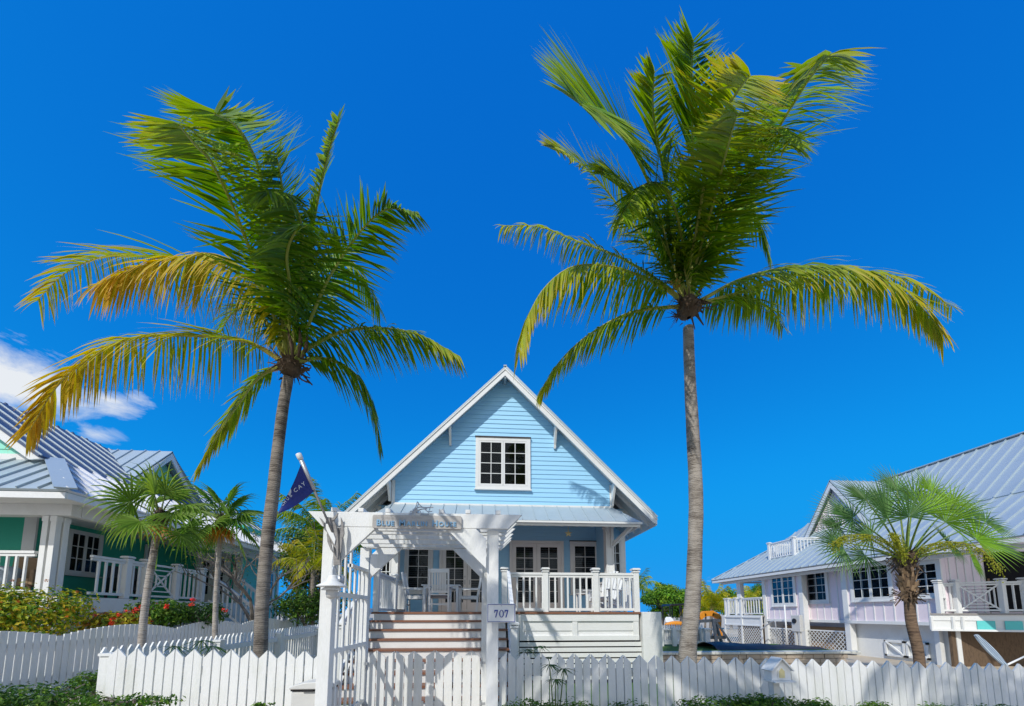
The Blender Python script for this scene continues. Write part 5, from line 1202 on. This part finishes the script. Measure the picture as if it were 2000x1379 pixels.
# fan palms
def fan(b, c, D, N, R_, n, span, droop, ca, cb, split=.34, w=.05):
    """D = direction of the midrib, N = blade normal"""
    D = V(D).normalized(); N = V(N); N = (N-D*N.dot(D)).normalized(); S = D.cross(N)
    for i in range(n):
        a = math.radians(-span/2+span*i/(n-1)+rnd.uniform(-1.5, 1.5)); d = D*math.cos(a)+S*math.sin(a)
        ln = R_*(.78+.22*math.cos(a*.6))*rnd.uniform(.93, 1.05); T = N.cross(d)
        P = [c]; dd = d; m_ = 5; wid = ln*2*math.sin(math.radians(span/(n-1)/2))*1.02; vs = []; cs = []
        for k in range(1, m_+1):
            f = k/m_; dd = (dd+V((0, 0, -1))*droop*max(0, f-split)*.9).normalized(); P.append(P[-1]+dd*ln/m_)
        for k in range(m_+1):
            f = k/m_; ww = wid*min(f, split)/1.0*.5 if f <= split else wid*split*.5*(1-((f-split)/(1-split))**.9)
            off = N*(.012*(1 if i % 2 else -1)*min(1, f*2)); cc = lerp3(ca, cb, f**2)
            if k == m_: vs.append(P[k]); cs.append(cb)
            else: vs += [P[k]-T*ww+N*ww*.6, P[k]-N*ww*.5, P[k]+T*ww+N*ww*.6]; cs += [cc]*3
        o = len(b.v); b.v += vs; jc = 1+rnd.uniform(-.28, .28); b.c += [(c_[0]*jc, c_[1]*jc, c_[2]*jc) for c_ in cs]
        for k in range(m_-1):
            for h in (0, 1): b.f.append((o+3*k+h, o+3*k+h+1, o+3*k+h+4, o+3*k+h+3))
        q = 3*(m_-1)
        for h in (0, 1): b.f.append((o+q+h, o+q+h+1, o+q+3))
def fan_palm(label, base, top, R_, nleaf, tr, col, colb, pet=.45, droop=1.0, dead=4, mat='bark_thin', cone=(-.35, 1.0), group=None, lean=None, span=300, nseg=30):
    t = thing('fan_palm', label, 'palm tree', base, group); base = V(base); top = V(top)
    mid = (base+top)/2+(V(lean) if lean else V((0, 0, 0)))
    trunk(t, [base, mid, top], [tr*1.15, tr, tr*.95], mat, 10, ring=.03)
    boot(t, top, tr*1.25, .28)
    for k in range(nleaf):
        a = k*2.399+rnd.uniform(-.25, .25); el = cone[0]+(cone[1]-cone[0])*((k+.5)/nleaf)
        d = V((math.cos(a)*math.cos(el*1.3), math.sin(a)*math.cos(el*1.3), math.sin(el*1.3))).normalized()
        c = top+V((0, 0, .06))+d*pet+V((0, 0, -.10*pet*(1-el))); b = MB(); b.col = jit((.16, .22, .05)); b.tube([top+V((0, 0, .03)), (top+c)/2+V((0, 0, .04)), c], [.014, .010, .007], 5)
        N = V((rnd.uniform(-.7, .7), rnd.uniform(-.9, .1), rnd.uniform(.2, 1)))-d*.2; ca = jit(lerp3(col, colb, rnd.random()*.5)); cb = jit(lerp3(col, colb, rnd.random()))
        D = (d+V((0, 0, -.25-.3*(1-el)))).normalized(); fan(b, c, D, N, R_*rnd.uniform(.9, 1.08), nseg, span, droop, ca, cb)
        b.build('frond', 'leaf', t, color=True)
    for k in range(dead):
        a = rnd.uniform(0, 6.283); d = V((math.cos(a)*.5, math.sin(a)*.5, -.8)).normalized(); b = MB(); b.col = OR; c = top+d*.10+V((0, -.05, 0))
        fan(b, c, d, V((math.cos(a), math.sin(a), .4)), R_*.72, 16, 130, .5, (.62, .30, .04), (.55, .33, .10)); b.build('dead_frond', 'leaf', t, color=True)
    return t
def gp(u, v, Y, z=None): p = at(u, v, Y=Y); return V((p.x, Y, p.z if z is None else z))
FG = (.08, .20, .02); FB = (.36, .46, .08)
fan_palm('slim fan palm with drooping leaves in front of the green porch', gp(276, 1290, 6.0, .42), gp(311, 1016, 6.0), .58, 14, .046, FG, FB, pet=.36, droop=1.1, dead=1, lean=(-.05, 0, 0), cone=(-.55, 1.15), nseg=20, span=230)
fan_palm('small fan palm with an orange dead skirt between the leaning palm and green porch', gp(421, 1290, 7.4, .42), gp(432, 1020, 7.4), .60, 14, .042, FG, FB, pet=.36, droop=.8, dead=9, lean=(-.03, 0, 0), cone=(-.6, 1.0), nseg=22, span=260)
# big fan palm by the pink house
YF = 7.0; fpm = thing('fan_palm', 'large blue-green fan palm with hanging seed clusters in front of the pink house', 'palm tree', gp(1797, 1300, YF, 0))
trunk(fpm, [gp(1799, 1340, YF, -.05), gp(1794, 1278, YF), gp(1780, 1215, YF), gp(1776, 1170, YF)], [.10, .088, .082, .082], 'bark_dark', 14, .1, .05)
b = MB(); trunk(fpm, [gp(1776, 1174, YF), gp(1773, 1145, YF), gp(1770, 1108, YF)], [.11, .12, .12, .10], 'fibre', 12, .2, .03, name='leaf_base')
for k in range(110):
    a = rnd.uniform(0, 6.283); f = rnd.random(); p = gp(1776, 1178, YF).lerp(gp(1769, 1095, YF), f)+V((math.cos(a), math.sin(a), 0))*(.10+.03*math.sin(f*3)); q = p+V((math.cos(a)*rnd.uniform(.03, .10), math.sin(a)*rnd.uniform(.03, .10), rnd.uniform(.05, .2))); t_ = V((-math.sin(a), math.cos(a), 0))*rnd.uniform(.015, .04)
    b.add([p-t_, p+t_, q+t_*.5, q-t_*.5], [(0, 1, 2, 3)])
b.build('leaf_base', 'wood_tan', fpm)
boot(fpm, gp(1769, 1098, YF), .16, .40); boot(fpm, gp(1774, 1165, YF), .12, .2)
ctr = gp(1770, 1095, YF)
BLUEG = (.10, .21, .06); LIME = (.19, .34, .03)
big = [(1700, 1048, .5, BLUEG, 150, .72), (1665, 1012, .3, BLUEG, 145, .80), (1733, 1012, -.5, BLUEG, 108, .80), (1752, 958, .5, BLUEG, 95, .66), (1785, 975, .9, BLUEG, 78, .80), (1648, 1072, -.3, BLUEG, 190, .62), (1632, 1058, .4, BLUEG, 165, .52),
       (1806, 1000, -.6, LIME, 84, .70), (1846, 1020, -.3, LIME, 44, .78), (1908, 1054, -.5, LIME, 4, .70), (1895, 1082, .2, LIME, -28, .55), (1880, 1010, .7, BLUEG, 38, .76), (1850, 1060, .9, BLUEG, -8, .55), (1720, 985, .8, BLUEG, 125, .72), (1820, 960, .8, LIME, 66, .62), (1690, 1085, .6, BLUEG, 205, .55), (1775, 1010, -.8, BLUEG, 96, .62), (1690, 975, .0, BLUEG, 130, .66), (1860, 985, .3, LIME, 55, .62), (1935, 1062, .3, BLUEG, 12, .60), (1640, 1030, .6, BLUEG, 158, .60), (1925, 1020, .9, BLUEG, 25, .66)]
for u, v, dy, cc, ang, R_ in big:
    c = gp(u, v, YF+dy); b = MB(); b.col = jit((.22, .30, .06)); m_ = (ctr+c)/2+V((0, 0, .08)); b.tube(sm([ctr, m_, c]), [.022-.013*i/12 for i in range(13)], 5)
    a = math.radians(ang); D = V((math.cos(a), -.15 if dy < 0 else .3, math.sin(a))); N = V((-.15*math.cos(a), -1, .45))
    N = N+V((rnd.uniform(-.35, .35), 0, rnd.uniform(-.3, .5))); fan(b, c, D, N, R_*1.16, 25, 205 if cc is BLUEG else 190, .12, jit(cc), jit(lerp3(cc, (.28, .36, .12), .3)), split=.31); b.build('frond', 'leaf', fpm, color=True)
for pts in ([(1765, 1100), (1740, 1065), (1700, 1045), (1650, 1047), (1628, 1060)], [(1780, 1100), (1800, 1070), (1850, 1058), (1910, 1070), (1955, 1112)], [(1768, 1095), (1755, 1060), (1742, 1040)]):
    P = px(pts, YF-.25, -.55); c = Curve(P); b = MB(); b.col = (.35, .33, .05); b.tube(sm(P), .010, 5)
    for i in range(700):
        t = rnd.uniform(.15, 1); p, T = c.at(t); q = p+V((rnd.gauss(0, .035), rnd.gauss(0, .045), -abs(rnd.gauss(0, .09)))); r = rnd.uniform(.008, .014); b.col = jit((.36, .38, .03)); 
        b.add([q+V((r, 0, 0)), q+V((0, r, 0)), q-V((r, 0, 0)), q-V((0, r, 0)), q+V((0, 0, r)), q-V((0, 0, r*1.3))], [(0, 1, 4), (1, 2, 4), (2, 3, 4), (3, 0, 4), (1, 0, 5), (2, 1, 5), (3, 2, 5), (0, 3, 5)])
        if i % 4 == 0: b.tube([p, q], .002, 3)
    b.build('seed_cluster', 'leaf', fpm, color=True)

# leafy shrubs and trees
def cloud(b, c, r, n, size, cols, shell=.35, gate=.0, asp=.45, seed=0):
    c = V(c); r = V(r); k = 0; tries = 0
    while k < n and tries < n*8:
        tries += 1
        d = V((rnd.gauss(0, 1), rnd.gauss(0, 1), rnd.gauss(0, 1))).normalized(); q = rnd.random()**shell
        lump = 1+.28*mnoise.noise(d*2.3+V((seed, 0, 0)))+.16*mnoise.noise(d*5.5+V((0, seed, 0)))
        p = c+V((d.x*r.x, d.y*r.y, d.z*r.z))*q*lump
        if mnoise.noise(p*(1.6/max(.3, r.x*.5))+V((seed, seed, 0))) < gate-.25: continue
        n_ = (d+V((rnd.uniform(-.8, .8), rnd.uniform(-.8, .8), rnd.uniform(-.2, 1.1)))).normalized(); t = n_.orthogonal().normalized(); t = (Matrix.Rotation(rnd.uniform(0, 6.28), 3, n_) @ t)
        s = n_.cross(t); l_ = size*rnd.uniform(.6, 1.25); w_ = l_*asp*.5; cc = jit(cols[rnd.randrange(len(cols))], .2, .15)
        b.col = cc; b.add([p, p+t*l_*.5+s*w_+n_*w_*.3, p+t*l_-n_*l_*.12, p+t*l_*.5-s*w_+n_*w_*.3], [(0, 1, 2, 3)]); k += 1
def shrub(name, label, c, r, n, size, cols, group=None, flowers=None, cat='shrub', asp=.45, gate=0.0, stems=True, sub=5):
    c = V(c); r = V(r); base = V((c.x, c.y, c.z-r.z)); t = thing(name, label, cat, base, group)
    b = MB(); sd = rnd.uniform(0, 50); cloud(b, c, r*.8, n//2, size, cols, gate=gate, asp=asp, seed=sd)
    for k in range(sub):
        a = rnd.uniform(0, 6.28); e = rnd.uniform(-.1, .8); o = V((math.cos(a)*r.x*.6, math.sin(a)*r.y*.6, math.sin(e)*r.z*.6)); cloud(b, c+o, r*.45, n//(2*sub), size, cols, asp=asp, seed=sd+k)
    b.build('foliage', 'leaf', t, color=True)
    if flowers:
        fc, fn_, fs_ = flowers; b = MB()
        for k in range(fn_):
            d = V((rnd.gauss(0, 1), rnd.gauss(0, 1)-.6, abs(rnd.gauss(0, 1)))).normalized(); p = c+V((d.x*r.x, d.y*r.y, d.z*r.z))*.98; cloud(b, p, (fs_, fs_, fs_*.8), 40, fs_*.5, [fc], asp=.9)
        b.build('flowers', 'petal', t, color=True)
    if stems:
        b = MB()
        for k in range(7):
            a = rnd.uniform(0, 6.28); q = c+V((math.cos(a)*r.x*.6, math.sin(a)*r.y*.6, r.z*rnd.uniform(0, .6))); b.tube([base+V((rnd.uniform(-.05, .05), rnd.uniform(-.05, .05), -.05)), (base+q)/2+V((rnd.uniform(-.05, .05), 0, .05)), q], [.02, .014, .006], 5)
        b.build('stems', 'bark_tree', t)
    return t
LG = [(.05, .13, .015), (.09, .19, .02), (.15, .26, .03), (.03, .08, .012)]
LD = [(.025, .075, .012), (.045, .11, .018), (.08, .16, .03)]
LY = [(.16, .28, .02), (.36, .40, .03), (.50, .46, .04), (.28, .34, .02), (.50, .36, .03)]
shrub('croton_bush', 'round yellow and green croton bush below the green porch at the left edge', gp(62, 1206, 7.4), (.80, .8, .70), 5600, .085, LY+LY+LG, flowers=((.55, .16, .02), 14, .03))
shrub('croton_bush', 'low yellow-leaved croton with red blooms between the big croton and the slim fan palm', gp(225, 1219, 8.2), (.66, .4, .28), 1300, .10, [(.45, .38, .03), (.30, .32, .03), (.10, .16, .02), (.25, .12, .03)], flowers=((.80, .07, .03), 9, .05), asp=.5)
shrub('ixora_bush', 'green bush with clusters of red flowers behind the slim fan palm', gp(318, 1202, 8.8), (.62, .5, .44), 2000, .09, LG, flowers=((.80, .05, .03), 9, .055), asp=.5)
shrub('ixora_bush', 'dark green bush by the green porch stairs with one red flower cluster', gp(392, 1200, 9.3), (.55, .5, .38), 1800, .08, LD, flowers=((.80, .05, .04), 2, .06), asp=.5)
shrub('ground_shrub', 'dark leafy shrub spreading along the foot of the scalloped fence', gp(50, 1372, 4.4), (.85, .5, .24), 3800, .05, LD+LG)
shrub('ground_shrub', 'small green shrub in the corner between the scalloped fence and front picket fence', gp(190, 1330, 5.0), (.28, .35, .16), 1100, .05, LG)
shrub('ground_shrub', 'thin sprawling shrub at the base of the left front picket fence', gp(255, 1372, 4.1), (.5, .2, .09), 600, .05, LG, gate=.1)
shrub('ground_shrub', 'tiny green sprig at the foot of the left front fence below the leaning palm', gp(512, 1380, 4.2), (.12, .08, .06), 120, .05, LG, stems=False, sub=1)
shrub('mixed_shrub', 'dense tall green and yellow shrubbery behind the leaning palm, left of the arbor', gp(612, 1110, 14.5), (1.15, 1.0, 1.9), 6500, .13, LD+LG+[(.35, .30, .05)], gate=.05)
shrub('mixed_shrub', 'dark leafy shrub at the end of the green house wall', gp(600, 1185, 13.0), (1.3, .8, .75), 3600, .12, LD+LG)
def bare_tree(name, label, base, h, spread, leaves, cols, seed, lsz=.08):
    t = thing(name, label, 'tree', base); base = V(base); b = MB(); lf = MB(); r2 = random.Random(seed)
    def grow(p, d, ln, r, k):
        q = p+d*ln; b.tube([p, (p+q)/2+V((r2.uniform(-1, 1), r2.uniform(-1, 1), 0))*ln*.07, q], [r, r*.85, r*.7], 6, cap=False)
        if k == 0 or r < .005:
            for _ in range(leaves):
                o = q+V((r2.gauss(0, .14), r2.gauss(0, .14), r2.gauss(0, .12))); n_ = V((r2.gauss(0, 1), r2.gauss(0, 1), 1)).normalized(); t_ = n_.orthogonal().normalized(); s = n_.cross(t_); lf.col = jit(cols[r2.randrange(len(cols))], .25)
                lf.add([o, o+t_*lsz*.5+s*lsz*.25, o+t_*lsz, o+t_*lsz*.5-s*lsz*.25], [(0, 1, 2, 3)])
            return
        for j in range(3 if k > 2 else 2):
            ax = V((r2.gauss(0, 1), r2.gauss(0, 1), .25)).normalized(); nd = (d+ax*spread).normalized(); nd.z = max(nd.z, -.1); grow(q, nd.normalized(), ln*r2.uniform(.65, .9), r*.66, k-1)
    grow(base, V((.05, 0, 1)), h*.30, h*.024, 5); b.build('branches', 'bark_tree', t); lf.build('foliage', 'leaf', t, color=True)
bare_tree('twiggy_tree', 'sparse twiggy tree half hidden behind the leaning palm trunk', gp(487, 1250, 11.3, .3), 3.3, .72, 5, LG+[(.35, .25, .04)], 5, .06)
bare_tree('twiggy_tree', 'sparse small-leaved tree between the flag and the far end of the green house', gp(575, 1230, 13.6, .2), 4.2, .62, 9, LG+[(.30, .25, .05)], 9, .10)
def auto_palm(label, base, top, fl_, n, lmax, cols_y, tr=.1, nleaf=40, group=None, els=(-.35, 1.2)):
    t = thing('coconut_palm', label, 'palm tree', base, group); base = V(base); top = V(top); trunk(t, [base, (base+top)/2, top], [tr*1.2, tr, tr*.9], n=10)
    for k in range(n):
        a = k*2.399; el = els[0]+(els[1]-els[0])*(k+.5)/n; d = V((math.cos(a)*math.cos(el), math.sin(a)*math.cos(el), math.sin(el)))
        p1 = top+d*fl_*.45+V((0, 0, .12*fl_)); p2 = top+d*fl_*.8+V((0, 0, .0)); p3 = top+d*fl_*1.02+V((0, 0, -.28*fl_*(1.2-max(0, el))))
        frond(t, [top, p1, p2, p3], lmax=lmax, n=nleaf, droop=1.0, y0=cols_y, y1=cols_y+.35, rr=.02, w=lmax*.06, start=.15)
    return t
auto_palm('green coconut palm rising behind the arbor beside the flag', gp(628, 1250, 16.5, .2), gp(630, 1052, 16.5), 2.5, 16, .62, .0, .12, 44)
auto_palm('short yellowing palm among the shrubs left of the arbor', gp(610, 1250, 13.2, .2), gp(612, 1112, 13.2), 1.35, 11, .42, .40, .08, 34)
auto_palm('young yellow-green coconut palm beyond the excavator', gp(1388, 1260, 27, 0), gp(1390, 1190, 27), 2.2, 15, .6, .45, .1, 36, els=(.0, 1.35))
auto_palm('small distant palm just past the corner of the blue house', gp(1248, 1260, 34, 0), gp(1244, 1150, 34), 2.2, 12, .6, .05, .12, 30)
auto_palm('small distant palm beneath the far eave of the pink house', gp(1470, 1260, 33, 0), gp(1464, 1185, 33), 2.0, 12, .55, .45, .1, 26, els=(0, 1.3))
def tree(name, label, base, c, r, n, size, cols, blobs, group=None):
    t = thing(name, label, 'tree', base, group); c = V(c); r = V(r); base = V(base); b = MB(); sd = rnd.uniform(0, 99)
    b2 = MB(); b2.tube([base, (base+c)/2, c], [r.x*.07, r.x*.055, r.x*.03], 8)
    for k in range(blobs):
        d = V((rnd.gauss(0, 1), rnd.gauss(0, 1), rnd.gauss(0, .8)+.1)).normalized(); o = c+V((d.x*r.x, d.y*r.y, d.z*r.z))*.68; s = rnd.uniform(.26, .42); cloud(b, o, r*s, n//blobs, size, cols[k % len(cols)], seed=sd+k, shell=.4, asp=.6)
        b2.tube([c.lerp(base, .35), c.lerp(o, .5)+V((0, 0, -.05*r.z)), o], [r.x*.04, r.x*.025, r.x*.01], 6)
    b2.build('trunk', 'bark_tree', t); b.build('crown', 'leaf', t, color=True); return t
BR = [(.13, .30, .02), (.26, .44, .03), (.08, .19, .015)]; MD = [(.06, .16, .015), (.12, .26, .02)]; YR2 = [(.24, .36, .03), (.14, .26, .02)]
tree('leafy_tree', 'broad bright green tree between the blue house and the tall palm', gp(1292, 1262, 31, -.2), gp(1298, 1175, 31), (2.2, 1.8, 1.45), 9000, .20, [BR, MD, YR2], 26)
tree('leafy_tree', 'spindly tree top poking above the broad tree right of the blue house', gp(1290, 1262, 36, -.2), gp(1291, 1147, 36), (.85, .8, .6), 900, .20, [MD, BR], 7)
tree('leafy_tree', 'dark green tree behind the golf cart and the tall palm trunk', gp(1345, 1262, 33, -.2), gp(1338, 1182, 33), (1.7, 1.6, 1.5), 6000, .20, [MD, BR], 20)
tree('leafy_tree', 'yellow-green tree behind the excavator left of the pink house', gp(1378, 1262, 36, -.2), gp(1380, 1178, 36), (1.5, 1.5, 1.2), 4200, .20, [YR2, BR], 16)
tree('leafy_tree', 'bright green tree seen under the far eave of the pink house', gp(1430, 1262, 38, -.2), gp(1430, 1176, 38), (2.4, 1.8, 1.7), 7000, .22, [BR, YR2, MD], 24)
tree('leafy_tree', 'green tree seen between the porch column and wall of the pink house', gp(1480, 1262, 40, -.2), gp(1482, 1172, 40), (2.2, 1.8, 2.0), 6000, .22, [BR, MD], 20)
# papyrus and little palms behind and before the right fence
def umbrella_plant(label, base, stems, hts, group=None, name='papyrus_plant', sz=.22):
    t = thing(name, label, 'plant', base, group); base = V(base)
    b = MB(); st_ = MB()
    for (dx, dy), h in zip(stems, hts):
        p = base; q = V((base.x+dx, base.y+dy, h)); st_.tube([p, (p+q)/2+V((dx*.1, 0, 0)), q], [.008, .007, .005], 5)
        for k in range(15):
            a = k*2.399; d = V((math.cos(a), math.sin(a), rnd.uniform(-.1, .5))).normalized(); ca = jit((.025, .075, .015)); leaflet(b, q, d, .016, sz*rnd.uniform(.75, 1.15), d.cross(Z).normalized(), .7, V((0, 0, 0)), ca, jit((.05, .12, .02)), 3)
    st_.build('stems', 'stalk', t); b.build('leaves', 'leaf', t, color=True)
p = gp(1050, 1290, 6.2, .0)
umbrella_plant('dark green papyrus showing above the right front fence by the stairs', p, [(-.17, 0), (.05, .05), (.17, .1)], [at(1030, 1268, Y=6.2).z, at(1062, 1262, Y=6.2).z, at(1068, 1285, Y=6.2).z])
p = gp(1085, 1360, 4.25, .35)
umbrella_plant('small papyrus growing in front of the right fence near the number plate', p, [(0, 0), (.1, .02), (-.06, 0)], [at(1085, 1325, Y=4.3).z, at(1113, 1305, Y=4.3).z, at(1066, 1296, Y=4.35).z], sz=.17)
p = gp(395, 1300, 5.2, .3)
umbrella_plant('feathery green plant behind the left front fence below the leaning palm', p, [(-.35, 0), (-.1, .1), (.1, 0)], [at(360, 1262, Y=5.2).z, at(385, 1252, Y=5.2).z, at(415, 1262, Y=5.2).z], sz=.30)
# clipped hedge along the right fence, one bush after another
k = 0; hx_ = .35
HL = ['first leafy hedge bush from the arbor along the right fence', 'second hedge bush from the arbor, low at the fence foot', 'third hedge bush from the arbor along the right fence', 'fourth hedge bush from the arbor, tallest hump of the row, left of the house-shaped box', 'hedge bush directly left of the post of the house-shaped box', 'hedge bush directly right of the house-shaped box', 'hedge bush below the big fan palm along the right fence', 'hedge bush second from the right end of the fence row', 'rightmost low hedge bush of the fence row']
HU = [(1030, 1364, .42), (1125, 1368, .40), (1240, 1372, .38), (1400, 1356, .50), (1478, 1356, .42), (1580, 1368, .42), (1700, 1376, .46), (1830, 1378, .46), (1945, 1377, .42)]
for (u, v, rx), lb in zip(HU, HL):
    top = at(u, v-6, Y=4.1).z; c = V((at(u, v, Y=4.1).x, 4.08, top-.22)); shrub('hedge_bush', lb, c, (rx, .26, .24), 2600, .042, LG+[(.12, .22, .03)], group='bushes of the low hedge along the right fence', asp=.5)

# coconut palms standing on the street side behind the viewer, whose crowns throw the dappled shade on the fence
auto_palm('coconut palm on the street side behind the viewer, left of the gate', V((-1.8, -2.3, 0)), V((-1.65, -2.1, 7.3)), 2.2, 11, .75, .1, .13, 46, els=(-.3, .9))
auto_palm('coconut palm on the street side behind the viewer, right of the gate', V((2.8, -3.0, 0)), V((2.9, -2.9, 8.0)), 2.3, 9, .75, .1, .13, 46, els=(-.3, .9))
